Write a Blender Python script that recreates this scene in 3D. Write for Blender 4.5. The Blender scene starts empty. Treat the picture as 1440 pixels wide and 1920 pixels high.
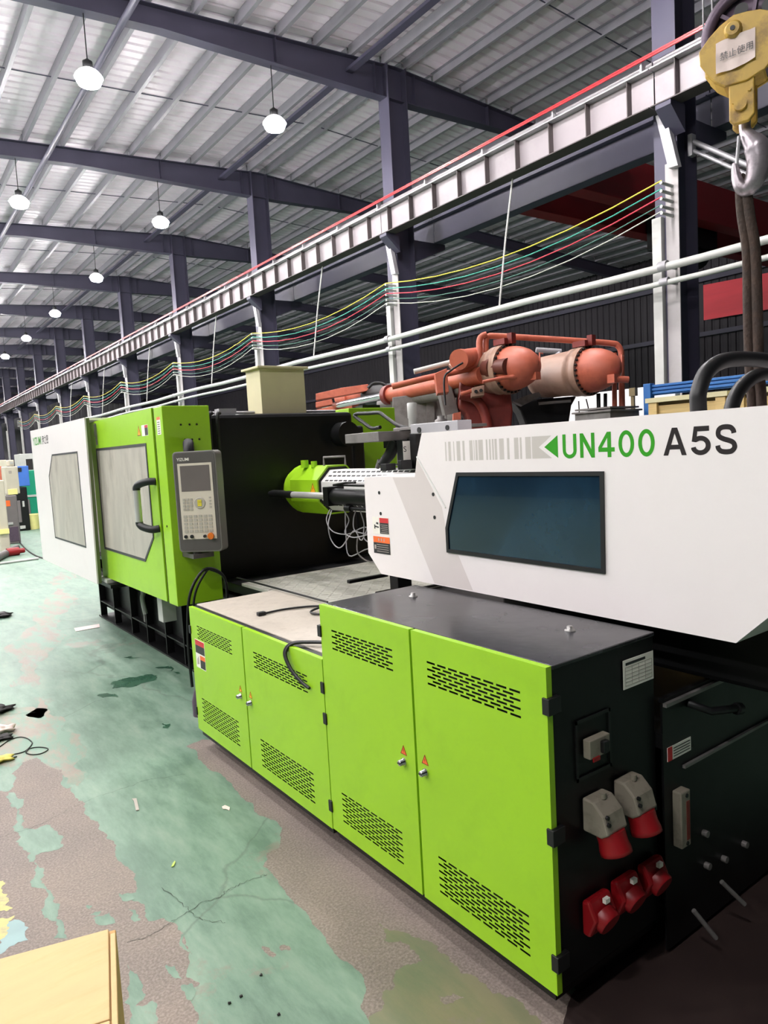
import bpy, bmesh, math, random
from mathutils import Vector, Matrix, geometry

# ------------------------------------------------------------------ camera, world, exposure
scene = bpy.context.scene
COL = scene.collection
YAW, PITCH, ROLL, FPX, CAMH = 0.626147994, 0.0893868375, -0.0557437764, 1332.21518, 1.7
def cam_axes():
    cy, sy = math.cos(YAW), math.sin(YAW)
    fw = Vector((sy, cy, 0)); rt = Vector((cy, -sy, 0)); up = Vector((0, 0, 1))
    f2 = math.cos(PITCH)*fw - math.sin(PITCH)*up
    u2 = math.cos(PITCH)*up + math.sin(PITCH)*fw
    c, s = math.cos(ROLL), math.sin(ROLL)
    return c*rt + s*u2, -s*rt + c*u2, f2
RT, UP, FW = cam_axes()
cd = bpy.data.cameras.new('camera')
cam = bpy.data.objects.new('camera', cd); COL.objects.link(cam)
cam.matrix_world = Matrix(((RT.x, UP.x, -FW.x, 0), (RT.y, UP.y, -FW.y, 0), (RT.z, UP.z, -FW.z, CAMH), (0, 0, 0, 1)))
cd.sensor_fit = 'VERTICAL'; cd.sensor_height = 36.0; cd.lens = FPX*36.0/1920.0
cd.clip_start = 0.05; cd.clip_end = 400
scene.camera = cam
w = bpy.data.worlds.new('world'); scene.world = w; w.use_nodes = True
w.node_tree.nodes['Background'].inputs[0].default_value = (0.93, 0.94, 1.0, 1)
w.node_tree.nodes['Background'].inputs[1].default_value = 0.025
scene.view_settings.view_transform = 'Standard'; scene.view_settings.look = 'None'
scene.view_settings.gamma = 1.0; scene.view_settings.use_curve_mapping = False
scene.view_settings.exposure = 0.14
LAMP_POWER = 470.0      # radiance of a lamp's lens
SHADE_GLOW = 10.0        # light that leaks through a lamp's translucent shade
scene.cycles.use_denoising = True
scene.cycles.max_bounces = 7; scene.cycles.diffuse_bounces = 5
scene.cycles.sample_clamp_indirect = 6.0

# a pixel of the photograph met with a real plane of the place
def _ray(px, py): return RT*((px-720)/FPX) - UP*((py-960)/FPX) + FW
CP = Vector((0, 0, CAMH))
def PX(px, py, X): d = _ray(px, py); return CP + d*(X/d.x)
def PY(px, py, Y): d = _ray(px, py); return CP + d*(Y/d.y)
def PZ(px, py, Z=0.0): d = _ray(px, py); return CP + d*((Z-CAMH)/d.z)
def PD(px, py, D): return CP + _ray(px, py)*D

# ------------------------------------------------------------------ materials
def lin(c):
    return tuple(((v/255.0)/12.92 if v <= 10 else (((v/255.0)+0.055)/1.055)**2.4) for v in c)
MATS = {}
def mat(name, rgb, rough=.5, metal=0.0, var=.06, scale=6.0, bump=0.0, bscale=60.0, coat=0.0, emit=None, trans=0.0, stretch=None, dirt=None, dscale=2.0, damt=.5, spec=.5):
    m = bpy.data.materials.new(name); m.use_nodes = True; MATS[name] = m
    nt = m.node_tree; N = nt.nodes; L = nt.links; b = N['Principled BSDF']
    c = lin(rgb)
    b.inputs['Roughness'].default_value = rough; b.inputs['Metallic'].default_value = metal
    b.inputs['Coat Weight'].default_value = coat; b.inputs['Transmission Weight'].default_value = trans
    b.inputs['Specular IOR Level'].default_value = spec
    tc = N.new('ShaderNodeTexCoord'); src = tc.outputs['Object']
    if stretch:
        mp = N.new('ShaderNodeMapping'); mp.inputs['Scale'].default_value = stretch
        L.new(src, mp.inputs['Vector']); src = mp.outputs['Vector']
    nz = N.new('ShaderNodeTexNoise'); nz.inputs['Scale'].default_value = scale; nz.inputs['Detail'].default_value = 6
    L.new(src, nz.inputs['Vector'])
    rp = N.new('ShaderNodeValToRGB'); rp.color_ramp.elements[0].position = .3; rp.color_ramp.elements[1].position = .7
    rp.color_ramp.elements[0].color = tuple(max(0, v*(1-var)) for v in c)+(1,)
    rp.color_ramp.elements[1].color = tuple(min(1, v*(1+var)) for v in c)+(1,)
    L.new(nz.outputs['Fac'], rp.inputs['Fac']); out = rp.outputs['Color']
    if dirt:
        n2 = N.new('ShaderNodeTexNoise'); n2.inputs['Scale'].default_value = dscale; n2.inputs['Detail'].default_value = 8; n2.inputs['Roughness'].default_value = .65
        L.new(src, n2.inputs['Vector'])
        r2 = N.new('ShaderNodeValToRGB'); r2.color_ramp.elements[0].position = .5; r2.color_ramp.elements[1].position = .68
        r2.color_ramp.elements[0].color = (0, 0, 0, 1); r2.color_ramp.elements[1].color = (damt, damt, damt, 1)
        L.new(n2.outputs['Fac'], r2.inputs['Fac'])
        mx = N.new('ShaderNodeMix'); mx.data_type = 'RGBA'
        L.new(r2.outputs['Color'], mx.inputs[0]); L.new(out, mx.inputs[6]); mx.inputs[7].default_value = lin(dirt)+(1,)
        out = mx.outputs[2]
    L.new(out, b.inputs['Base Color'])
    mr = N.new('ShaderNodeMapRange'); mr.inputs['To Min'].default_value = max(.02, rough-.07); mr.inputs['To Max'].default_value = min(1, rough+.07)
    L.new(nz.outputs['Fac'], mr.inputs['Value']); L.new(mr.outputs['Result'], b.inputs['Roughness'])
    if bump:
        n3 = N.new('ShaderNodeTexNoise'); n3.inputs['Scale'].default_value = bscale; n3.inputs['Detail'].default_value = 5
        L.new(src, n3.inputs['Vector']); bp = N.new('ShaderNodeBump'); bp.inputs['Strength'].default_value = bump; bp.inputs['Distance'].default_value = .01
        L.new(n3.outputs['Fac'], bp.inputs['Height']); L.new(bp.outputs['Normal'], b.inputs['Normal'])
    if emit:
        b.inputs['Emission Color'].default_value = (1, .965, .965, 1); b.inputs['Emission Strength'].default_value = emit
    return m
mat('lime', (154, 204, 34), .38, var=.04, scale=3, dirt=(118, 160, 30), dscale=5, damt=.18)
mat('white_paint', (236, 229, 228), .36, var=.02, scale=3, dirt=(205, 198, 192), dscale=3.0, damt=.12)
mat('white_trim', (226, 226, 222), .45, var=.04)
mat('grey_band', (214, 205, 202), .38, var=.02)
mat('barcode_grey', (196, 190, 184), .4, var=.02)
mat('sign_green', (44, 150, 18), .4, var=.03)
mat('sign_black', (34, 26, 28), .4, var=.03)
mat('black_paint', (10, 10, 12), .45, var=.2, scale=4, dirt=(26, 26, 28), dscale=7, damt=.35, spec=.35)
mat('black_gloss', (30, 30, 34), .26, var=.25, scale=6, dirt=(92, 92, 98), dscale=9, damt=.25, bump=.03, bscale=25)
mat('black_rubber', (16, 16, 18), .5, var=.15)
mat('dark_gap', (10, 14, 6), .7, var=.1)
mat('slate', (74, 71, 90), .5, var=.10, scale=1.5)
mat('pale_steel', (170, 165, 165), .45, var=.06, scale=3, dirt=(150, 146, 140), dscale=4, damt=.3)
mat('galv', (168, 166, 170), .42, metal=.15, var=.10, scale=5)
mat('purlin_grey', (150, 147, 156), .45, metal=.1, var=.08, scale=3)
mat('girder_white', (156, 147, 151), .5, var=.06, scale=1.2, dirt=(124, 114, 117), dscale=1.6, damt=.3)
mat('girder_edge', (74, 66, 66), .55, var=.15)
mat('roof_sheet', (238, 224, 236), .4, var=.05, scale=.6, dirt=(206, 190, 204), dscale=.35, damt=.5)
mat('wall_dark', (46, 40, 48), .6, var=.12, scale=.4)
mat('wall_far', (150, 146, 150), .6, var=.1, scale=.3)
mat('rail_red', (222, 40, 48), .4, var=.08)
mat('crane_red', (128, 26, 34), .45, var=.12, scale=1)
mat('banner_red', (250, 78, 90), .6, var=.08, scale=.8, stretch=(1, .6, 5), bump=.4, bscale=1.6)
mat('lens', (255, 255, 255), .3, emit=LAMP_POWER)
mat('shade', (240, 240, 238), .4, emit=SHADE_GLOW)
mat('lamp_black', (30, 30, 32), .45)
mat('chrome', (205, 205, 208), .16, metal=1.0, var=.05)
mat('steel', (150, 148, 146), .34, metal=.7, var=.12, scale=12)
mat('dull_steel', (126, 122, 120), .5, metal=.35, var=.12, scale=10, dirt=(80, 70, 66), dscale=6, damt=.5)
mat('pipe_white', (184, 184, 180), .4, var=.06)
mat('yellow_wire', (222, 206, 70), .5); mat('green_wire', (60, 160, 140), .5); mat('red_wire', (214, 60, 78), .5)
mat('dark_wire', (70, 116, 104), .5); mat('pale_wire', (196, 198, 186), .5)
mat('orange', (192, 100, 76), .5, var=.12, scale=6, dirt=(140, 64, 50), dscale=5, damt=.5)
mat('red_iron', (122, 42, 34), .5, var=.18, scale=4, dirt=(86, 26, 22), dscale=5, damt=.6)
mat('vessel', (164, 132, 114), .5, var=.14, scale=3, dirt=(116, 76, 62), dscale=4, damt=.7)
mat('khaki', (206, 198, 158), .5, var=.05); mat('khaki_dark', (120, 106, 74), .55, var=.1, scale=2)
mat('tinted', (20, 42, 60), .12, var=.35, scale=2.5, coat=.5, trans=.12, dirt=(34, 66, 88), dscale=1.8, damt=.5)
mat('frosted', (206, 199, 187), .40, var=.20, scale=2.6, trans=.25, dirt=(140, 131, 120), dscale=2.0, damt=.6, stretch=(1, 1.6, .6))
mat('yellow_crane', (200, 162, 70), .5, var=.14, scale=9, dirt=(112, 84, 56), dscale=9, damt=.8)
mat('sheave', (92, 76, 92), .5, metal=.3, var=.2, scale=8, dirt=(54, 40, 54), dscale=8, damt=.6)
mat('hook_steel', (160, 152, 158), .36, metal=.6, var=.14, scale=14, dirt=(84, 74, 76), dscale=14, damt=.7)
mat('paper', (232, 212, 206), .7, var=.05, scale=9, bump=.15, bscale=18)
mat('rope', (52, 38, 30), .85, var=.35, scale=40, bump=.5, bscale=70)
mat('hmi_grey', (84, 80, 77), .45, var=.05); mat('hmi_rim', (118, 115, 110), .4, var=.05)
mat('hmi_keys', (212, 203, 186), .5, var=.03); mat('hmi_screen', (112, 105, 102), .22, var=.04)
mat('key_grey', (176, 170, 158), .5); mat('key_yellow', (220, 206, 60), .5); mat('orange_knob', (214, 112, 30), .4)
mat('sticker_red', (200, 44, 48), .5); mat('sticker_orange', (236, 108, 44), .5); mat('sticker_white', (238, 234, 224), .5)
mat('sticker_black', (36, 36, 38), .5); mat('sticker_yellow', (242, 170, 24), .5); mat('sticker_line', (170, 160, 152), .5)
mat('tan_plate', (182, 173, 160), .5, var=.08, scale=8, dirt=(142, 132, 118), dscale=14, damt=.35, bump=.2, bscale=40)
mat('tread_plate', (198, 196, 186), .42, metal=.2, var=.1, scale=10, dirt=(140, 134, 122), dscale=9, damt=.4)
mat('cover_white', (226, 224, 222), .4, metal=.1, var=.04)
mat('socket_grey', (140, 132, 118), .5, var=.06, dirt=(90, 84, 74), dscale=20, damt=.5); mat('socket_red', (142, 16, 24), .4, var=.08)
mat('cardboard', (206, 176, 126), .75, var=.05, scale=5, stretch=(1, 5, 1), dirt=(196, 156, 104), dscale=4, damt=.4)
mat('cardboard_side', (196, 150, 92), .75, var=.06, scale=5)
mat('blue_steel', (44, 104, 172), .45, var=.12, scale=3); mat('wood', (206, 178, 120), .7, var=.18, scale=4, stretch=(1, 1, 12))
mat('bright_steel', (206, 204, 202), .34, metal=.45, var=.05)
mat('rust_brown', (96, 48, 38), .5, var=.15)
mat('shaded_edge', (92, 104, 62), .5, var=.06); mat('frame_dark', (52, 52, 54), .5)
mat('board_white', (244, 242, 244), .5, var=.02)
mat('far_green', (0, 140, 106), .5); mat('far_blue', (60, 108, 190), .5); mat('far_cream', (196, 188, 170), .5, var=.05)
mat('far_grey', (112, 105, 105), .5); mat('bucket', (236, 228, 150), .5)
mat('crack_grey', (52, 58, 53), .9)
mat('leaf', (176, 196, 92), .6); mat('rag', (222, 206, 110), .8, var=.3, scale=12); mat('litter_black', (26, 22, 22), .7)
mat('yellow_line', (186, 178, 112), .6, var=.12, scale=14, dirt=(130, 122, 112), dscale=12, damt=.7)
mat('pale_blue', (134, 160, 160), .6, var=.1, scale=9)
mat('hazard_lines', (120, 40, 40), .5)

def floor_mats():
    def base(name): 
        m = bpy.data.materials.new(name); m.use_nodes = True; MATS[name] = m
        return m, m.node_tree.nodes, m.node_tree.links
    def noise(N, L, src, scale, detail=6, rough=.6, stretch=None):
        if stretch:
            mp = N.new('ShaderNodeMapping'); mp.inputs['Scale'].default_value = stretch; L.new(src, mp.inputs[0]); src = mp.outputs[0]
        n = N.new('ShaderNodeTexNoise'); n.inputs['Scale'].default_value = scale; n.inputs['Detail'].default_value = detail; n.inputs['Roughness'].default_value = rough
        L.new(src, n.inputs['Vector']); return n.outputs['Fac']
    def ramp(N, L, fac, stops):
        r = N.new('ShaderNodeValToRGB'); e = r.color_ramp.elements
        while len(e) < len(stops): e.new(.5)
        for i, (p, c) in enumerate(stops): e[i].position = p; e[i].color = tuple(c)+(1,)
        L.new(fac, r.inputs['Fac']); return r.outputs['Color']
    def mix(N, L, fac, a, b, mode='MIX'):
        m = N.new('ShaderNodeMix'); m.data_type = 'RGBA'; m.blend_type = mode
        if isinstance(fac, float): m.inputs[0].default_value = fac
        else: L.new(fac, m.inputs[0])
        for i, v in ((6, a), (7, b)):
            if isinstance(v, tuple): m.inputs[i].default_value = v+(1,)
            else: L.new(v, m.inputs[i])
        return m.outputs[2]
    def finish(N, L, col, r0, r1, rfac, bfac, bstr):
        b = N['Principled BSDF']; L.new(col, b.inputs['Base Color'])
        mr = N.new('ShaderNodeMapRange'); mr.inputs['To Min'].default_value = r0; mr.inputs['To Max'].default_value = r1
        L.new(rfac, mr.inputs[0]); L.new(mr.outputs[0], b.inputs['Roughness'])
        bp = N.new('ShaderNodeBump'); bp.inputs['Strength'].default_value = bstr; bp.inputs['Distance'].default_value = .004
        L.new(bfac, bp.inputs['Height']); L.new(bp.outputs[0], b.inputs['Normal'])
    # worn green floor paint
    for nm, tint in (('floor_green', (1, 1, 1)), ('floor_mottled', None)):
        m, N, L = base(nm); tc = N.new('ShaderNodeTexCoord'); S = tc.outputs['Object']
        n1 = noise(N, L, S, .9, 8, .6); n2 = noise(N, L, S, 3.0, 8, .7, (3, .8, 1)); n3 = noise(N, L, S, 45, 4)
        if tint:
            c = ramp(N, L, n1, [(.28, lin((86, 119, 100))), (.5, lin((103, 131, 113))), (.72, lin((122, 146, 129)))])
            c2 = ramp(N, L, n2, [(.36, lin((66, 94, 77))), (.52, lin((106, 132, 114))), (.68, lin((134, 151, 134)))])
        else:
            c = ramp(N, L, n1, [(.35, lin((92, 106, 80))), (.6, lin((124, 118, 84)))])
            c2 = ramp(N, L, n2, [(.3, lin((78, 96, 74))), (.6, lin((118, 114, 90)))])
        c = mix(N, L, .6, c, c2)
        wear = ramp(N, L, noise(N, L, S, 1.7, 10, .72), [(.60, (0, 0, 0)), (.66, (.75, .75, .75))])
        c = mix(N, L, wear, c, lin((122, 112, 102)))
        v = N.new('ShaderNodeTexVoronoi'); v.feature = 'DISTANCE_TO_EDGE'; v.inputs['Scale'].default_value = .32
        nd = N.new('ShaderNodeTexNoise'); nd.inputs['Scale'].default_value = 1.6; nd.inputs['Detail'].default_value = 6; L.new(S, nd.inputs['Vector'])
        va = N.new('ShaderNodeVectorMath'); va.operation = 'SCALE'; va.inputs['Scale'].default_value = .5; L.new(nd.outputs['Color'], va.inputs[0])
        vb = N.new('ShaderNodeVectorMath'); vb.operation = 'ADD'; L.new(S, vb.inputs[0]); L.new(va.outputs[0], vb.inputs[1]); L.new(vb.outputs[0], v.inputs['Vector'])
        cr = ramp(N, L, v.outputs['Distance'], [(.0, (.45, .45, .45)), (.0025, (0, 0, 0))])
        c = mix(N, L, cr, c, lin((70, 80, 70)))
        finish(N, L, c, .42, .65, n2, n3, .12)
    # bare concrete where the paint is gone
    m, N, L = base('floor_concrete'); tc = N.new('ShaderNodeTexCoord'); S = tc.outputs['Object']
    n1 = noise(N, L, S, 1.6, 8, .6); n3 = noise(N, L, S, 110, 3, .6)
    c = ramp(N, L, n1, [(.3, lin((108, 97, 90))), (.5, lin((127, 114, 106))), (.7, lin((146, 131, 120)))])
    sp = ramp(N, L, n3, [(.38, lin((78, 70, 66))), (.5, lin((118, 108, 100))), (.66, lin((156, 146, 138)))])
    c = mix(N, L, .38, c, sp); finish(N, L, c, .55, .85, n1, n3, .25)
    m, N, L = base('floor_pink'); tc = N.new('ShaderNodeTexCoord'); S = tc.outputs['Object']
    n1 = noise(N, L, S, 2.2, 8, .65); n3 = noise(N, L, S, 60, 3)
    c = ramp(N, L, n1, [(.3, lin((112, 101, 92))), (.5, lin((134, 124, 110))), (.7, lin((106, 128, 110)))])
    gm = ramp(N, L, noise(N, L, S, 3.2, 10, .7, (2.2, .7, 1)), [(.44, (0, 0, 0)), (.56, (1, 1, 1))]); c = mix(N, L, gm, c, lin((106, 134, 116)))
    finish(N, L, c, .4, .7, n1, n3, .3)
    m, N, L = base('floor_maroon'); tc = N.new('ShaderNodeTexCoord'); S = tc.outputs['Object']
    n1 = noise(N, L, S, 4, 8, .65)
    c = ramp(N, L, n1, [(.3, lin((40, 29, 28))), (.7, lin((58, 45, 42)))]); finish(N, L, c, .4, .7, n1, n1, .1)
    m, N, L = base('floor_wet'); tc = N.new('ShaderNodeTexCoord'); S = tc.outputs['Object']
    n1 = noise(N, L, S, 5, 8, .65)
    c = ramp(N, L, n1, [(.3, lin((34, 72, 54))), (.7, lin((56, 94, 72)))]); finish(N, L, c, .15, .4, n1, n1, .05)
floor_mats()

# ------------------------------------------------------------------ mesh building
WL = {}            # world location of each object made here (object rotation stays zero)
class MB:
    def __init__(s, T=None): s.v = []; s.f = []; s.sm = []; s.T = T
    def add(s, vs, fs, smooth=False):
        o = len(s.v)
        s.v += [(s.T @ Vector(p)) if s.T else Vector(p) for p in vs]
        for f in fs: s.f.append(tuple(i+o for i in f)); s.sm.append(smooth)
        return s
    def box(s, x0, x1, y0, y1, z0, z1):
        return s.add([(x0,y0,z0),(x1,y0,z0),(x1,y1,z0),(x0,y1,z0),(x0,y0,z1),(x1,y0,z1),(x1,y1,z1),(x0,y1,z1)],
                     [(3,2,1,0),(4,5,6,7),(0,1,5,4),(1,2,6,5),(2,3,7,6),(3,0,4,7)])
    def prism(s, pts, vec):
        pts = [Vector(p) for p in pts]; vec = Vector(vec); n = len(pts)
        nrm = Vector((0,0,0))
        for i in range(n): nrm += pts[i].cross(pts[(i+1) % n])
        if nrm.dot(vec) > 0: pts = pts[::-1]
        return s.add(pts+[p+vec for p in pts], [tuple(range(n)), tuple(range(2*n-1, n-1, -1))]+[((i+1) % n, i, n+i, n+(i+1) % n) for i in range(n)])
    def poly(s, pts): return s.add(pts, [tuple(range(len(pts)))])
    def tube(s, pts, r, n=8, closed=False, cap=True):
        pts = [Vector(p) for p in pts]; m = len(pts); rs = r if isinstance(r, (list, tuple)) else [r]*m
        tg = []
        for i in range(m):
            a = pts[(i-1) % m] if (closed or i > 0) else pts[i]; b = pts[(i+1) % m] if (closed or i < m-1) else pts[i]
            tg.append((b-a).normalized())
        up = Vector((0,0,1)) if abs(tg[0].z) < .9 else Vector((1,0,0))
        nx = tg[0].cross(up).normalized(); vs = []
        for i in range(m):
            nx = (nx - tg[i]*nx.dot(tg[i])).normalized(); ny = tg[i].cross(nx)
            for k in range(n):
                a = 2*math.pi*k/n; vs.append(pts[i] + nx*math.cos(a)*rs[i] + ny*math.sin(a)*rs[i])
        fs = []
        for i in range(m if closed else m-1):
            j = (i+1) % m
            for k in range(n): fs.append((i*n+k, i*n+(k+1) % n, j*n+(k+1) % n, j*n+k))
        s.add(vs, fs, True)
        if cap and not closed: s.add(vs[:n], [tuple(range(n-1, -1, -1))]); s.add(vs[-n:], [tuple(range(n))])
        return s
    def cyl(s, p0, p1, r, n=16, r2=None): return s.tube([p0, p1], [r, r if r2 is None else r2], n)
    def lathe(s, c, ax, prof, n=24):
        c = Vector(c); ax = Vector(ax).normalized(); up = Vector((0,0,1)) if abs(ax.z) < .9 else Vector((1,0,0))
        a = ax.cross(up).normalized(); b = ax.cross(a); vs = []
        for t, r in prof:
            for k in range(n):
                th = 2*math.pi*k/n; vs.append(c + ax*t + a*math.cos(th)*r + b*math.sin(th)*r)
        fs = []
        for i in range(len(prof)-1):
            for k in range(n): fs.append((i*n+k, i*n+(k+1) % n, (i+1)*n+(k+1) % n, (i+1)*n+k))
        s.add(vs, fs, True)
        if prof[0][1] > 1e-4: s.add(vs[:n], [tuple(range(n-1,-1,-1))])
        if prof[-1][1] > 1e-4: s.add(vs[-n:], [tuple(range(n))])
        return s

def tag(o, label=None, cat=None, group=None, kind=None):
    if label: o['label'] = label
    if cat: o['category'] = cat
    if group: o['group'] = group
    if kind: o['kind'] = kind
    return o
def thing(name, label, cat, loc, group=None):
    o = bpy.data.objects.new(name, None); COL.objects.link(o); o.empty_display_size = .1
    o.location = loc; WL[o] = Vector(loc); return tag(o, label, cat, group)
def build(mb, name, m, parent=None, bevel=0, label=None, cat=None, group=None, kind=None, base=False, fix=True):
    me = bpy.data.meshes.new(name)
    lo = Vector((min(v.x for v in mb.v), min(v.y for v in mb.v), min(v.z for v in mb.v)))
    hi = Vector((max(v.x for v in mb.v), max(v.y for v in mb.v), max(v.z for v in mb.v)))
    c = (lo+hi)/2
    if parent is None: c.z = lo.z
    me.from_pydata([v-c for v in mb.v], [], mb.f)
    me.polygons.foreach_set('use_smooth', mb.sm)
    me.materials.append(MATS[m])
    if fix:
        bm = bmesh.new(); bm.from_mesh(me); bmesh.ops.recalc_face_normals(bm, faces=bm.faces); bm.to_mesh(me); bm.free()
    o = bpy.data.objects.new(name, me); COL.objects.link(o); WL[o] = c
    if parent: o.parent = parent; o.location = c - WL[parent]
    else: o.location = c
    if bevel:
        md = o.modifiers.new('bevel', 'BEVEL'); md.width = bevel; md.segments = 2; md.limit_method = 'ANGLE'; md.angle_limit = math.radians(40)
    return tag(o, label, cat, group, kind)
def dup(root, loc, label=None, group=None):
    r = root.copy(); COL.objects.link(r); r.location = loc; WL[r] = Vector(loc)
    if label: r['label'] = label
    if group: r['group'] = group
    for ch in list(root.children):
        c = ch.copy(); COL.objects.link(c); c.parent = r; WL[c] = WL[r]+c.location
        for g in list(ch.children):
            d = g.copy(); COL.objects.link(d); d.parent = c; WL[d] = WL[c]+d.location
    return r
def B(*a): return MB().box(*a)
def frame(o, u, n, v): # local (a,b,c) -> o + a u + b n + c v
    u, n, v, o = Vector(u), Vector(n), Vector(v), Vector(o)
    return Matrix(((u.x,n.x,v.x,o.x),(u.y,n.y,v.y,o.y),(u.z,n.z,v.z,o.z),(0,0,0,1)))
def smooth_path(pts, k=6):
    pts = [Vector(p) for p in pts]; out = []
    for i in range(len(pts)-1):
        p0 = pts[max(i-1,0)]; p1 = pts[i]; p2 = pts[i+1]; p3 = pts[min(i+2,len(pts)-1)]
        for j in range(k):
            t = j/k; out.append(.5*((2*p1)+(p2-p0)*t+(2*p0-5*p1+4*p2-p3)*t*t+(3*p1-p0-3*p2+p3)*t**3))
    return out+[pts[-1]]
def lettering(string, m, parent, o, u, v, width, height, bold=0.0, name='lettering', depth=.0008, label=None, shear=0):
    """flat print: text fitted into width x height, lower left at o, along u, up v"""
    cu = bpy.data.curves.new(name, 'FONT'); cu.body = string; cu.offset = bold; cu.extrude = 0; cu.resolution_u = 6
    t = bpy.data.objects.new(name, cu); COL.objects.link(t)
    dg = bpy.context.evaluated_depsgraph_get(); dg.update()
    me = bpy.data.meshes.new_from_object(t.evaluated_get(dg)); bpy.data.objects.remove(t); bpy.data.curves.remove(cu)
    if not me.vertices: return None
    x0 = min(p.co.x for p in me.vertices); x1 = max(p.co.x for p in me.vertices); y0 = min(p.co.y for p in me.vertices); y1 = max(p.co.y for p in me.vertices)
    u = Vector(u).normalized(); v = Vector(v).normalized(); n = u.cross(v); o = Vector(o)
    mb = MB(); mb.v = [o + u*((p.co.x-x0)/(x1-x0)*width) + v*((p.co.y-y0)/(y1-y0)*height) + n*depth for p in me.vertices]
    mb.f = [tuple(p.vertices) for p in me.polygons]; mb.sm = [False]*len(mb.f); bpy.data.meshes.remove(me)
    return build(mb, name, m, parent, label=label, fix=False)
ORD = ['nearest', 'second', 'third', 'fourth', 'fifth', 'sixth', 'seventh', 'eighth', 'ninth', 'tenth', 'eleventh', 'twelfth', 'thirteenth', 'fourteenth']

# ================================================================== THE HALL
NCOL = 13; BAY = 6.17
CY = [5.70 + BAY*i for i in range(NCOL)]
XC = 9.40
def rz(X): return 9.33 - .058*abs(X-9.4)           # top line of the rafters
YEND = CY[-1] + 3.0
# floor
fl = build(MB().box(-12, 26.2, -5, YEND+1, -.2, 0), 'floor', 'floor_green', kind='structure')
rng = random.Random(4)
def ragged(pts, depth=4, amp=.11):
    pts = [Vector(p) for p in pts]
    for d in range(depth):
        out = []
        for i, p in enumerate(pts):
            q = pts[(i+1) % len(pts)]; e = q-p
            n = Vector((-e.y, e.x, 0)); out += [p, (p+q)/2 + n*rng.uniform(-amp, amp)*1.25]
        pts = out
    return pts
def patch(name, m, px, z, depth=4, amp=.11):
    pts = ragged([PZ(x, y) for x, y in px], depth, amp)
    vs, _, fs, *_ = geometry.delaunay_2d_cdt([p.to_2d() for p in pts], [], [list(range(len(pts)))], 1, 1e-5)
    fs = [f if (vs[f[1]]-vs[f[0]]).cross(vs[f[2]]-vs[f[0]]) > 0 else f[::-1] for f in fs]
    return build(MB().add([(p.x, p.y, z) for p in vs], fs), name, m, fl, fix=False)
def q2(l): return [(x/3.692, 1400+y/3.692) for x, y in l]
def q3(l): return [(300+x/3.6, 1500+y/3.6) for x, y in l]
def q4(l): return [(x/3.79, 1030+y/3.79) for x, y in l]
def q1(l): return [(560+x/2.769, 1420+y/2.769) for x, y in l]
# bare concrete left of the aisle, by the box
patch('bare_concrete', 'floor_concrete', [(-60, 1500), (0, 1483)] + q2([(60,310),(95,270),(80,190),(150,60),(180,0),(350,0),(380,100),(420,250),(470,290),(500,280),(520,350),(590,390),(590,440),(650,510),(680,570),(740,640),(790,660),(800,720),(840,800),(900,850),(940,880),(925,920),(945,960),(940,1010),(830,1030),(900,1060),(1000,1090),(1010,1150),(1030,1210),(1140,1190),(1210,1220),(1230,1270),(1260,1290),(1240,1360),(1300,1420),(1329,1440)])
      + q3([(150,880),(150,960),(200,1030),(190,1130),(180,1200),(270,1240),(190,1300),(220,1380),(260,1450),(250,1520)]) + [(350, 2050), (100, 2100), (-60, 2000), (-120, 1700)], .0006, 3)
for l in ([(60,320),(100,320),(115,440),(125,470),(150,540),(160,570),(240,575),(330,540),(370,570),(430,640),(440,680),(410,710),(330,730),(250,750),(265,830),(280,920),(310,960),(350,1010),(370,1080),(400,1160),(440,1230),(470,1330),(370,1330),(340,1200),(310,1100),(260,980),(240,900),(200,800),(160,700),(130,600),(110,500),(80,420)],
          [(640,1190),(760,1150),(800,1220),(680,1235)], [(890,1130),(930,1130),(975,1200),(930,1215)], [(600,1100),(640,1100),(620,1125)], [(620,1165),(700,1140),(660,1180)],
          [(885,1510),(920,1560),(990,1650),(1010,1720),(940,1800),(1060,1760),(1080,1830),(1150,1960),(930,1960),(890,1700)],
          [(1150,1510),(1230,1560),(1260,1610),(1200,1600)], [(1260,1650),(1329,1640),(1329,1760),(1280,1700)], [(820,1020),(900,1030),(930,1060),(850,1070)]):
    patch('paint_remnant', 'floor_green', q2(l), .0012, 3, .16)
for l in ([(0,930),(40,950),(60,1050),(90,1120),(0,1140),(-60,1140),(-60,940)], [(0,1190),(100,1170),(60,1210),(50,1300),(0,1340),(-60,1340),(-60,1190)]):
    patch('yellow_marking', 'yellow_line', q2(l), .0014, 3, .2)
patch('blue_marking', 'pale_blue', q2([(60,1210),(130,1200),(195,1340),(60,1390),(0,1440),(-40,1440),(0,1340)]), .0013, 3, .18)
# pale worn strip with the wire loops and the trail worn down the aisle
patch('worn_trail', 'floor_pink', [(-80,1330),(0,1330),(60,1325),(120,1345),(140,1375),(160,1400),(165,1450),(150,1475),(125,1470),(100,1440),(70,1420),(20,1440),(-40,1440)], .0009, 4, .14)
patch('worn_trail', 'floor_pink', q4([(430,160),(540,200),(550,330),(480,430),(420,500),(400,560),(450,600),(400,690),(320,780),(290,950),(270,1030),(290,1200),(180,1180),(190,960),(80,980),(130,800),(160,600),(220,470),(350,430),(320,350),(380,260)]), .0009, 4, .10)
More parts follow.
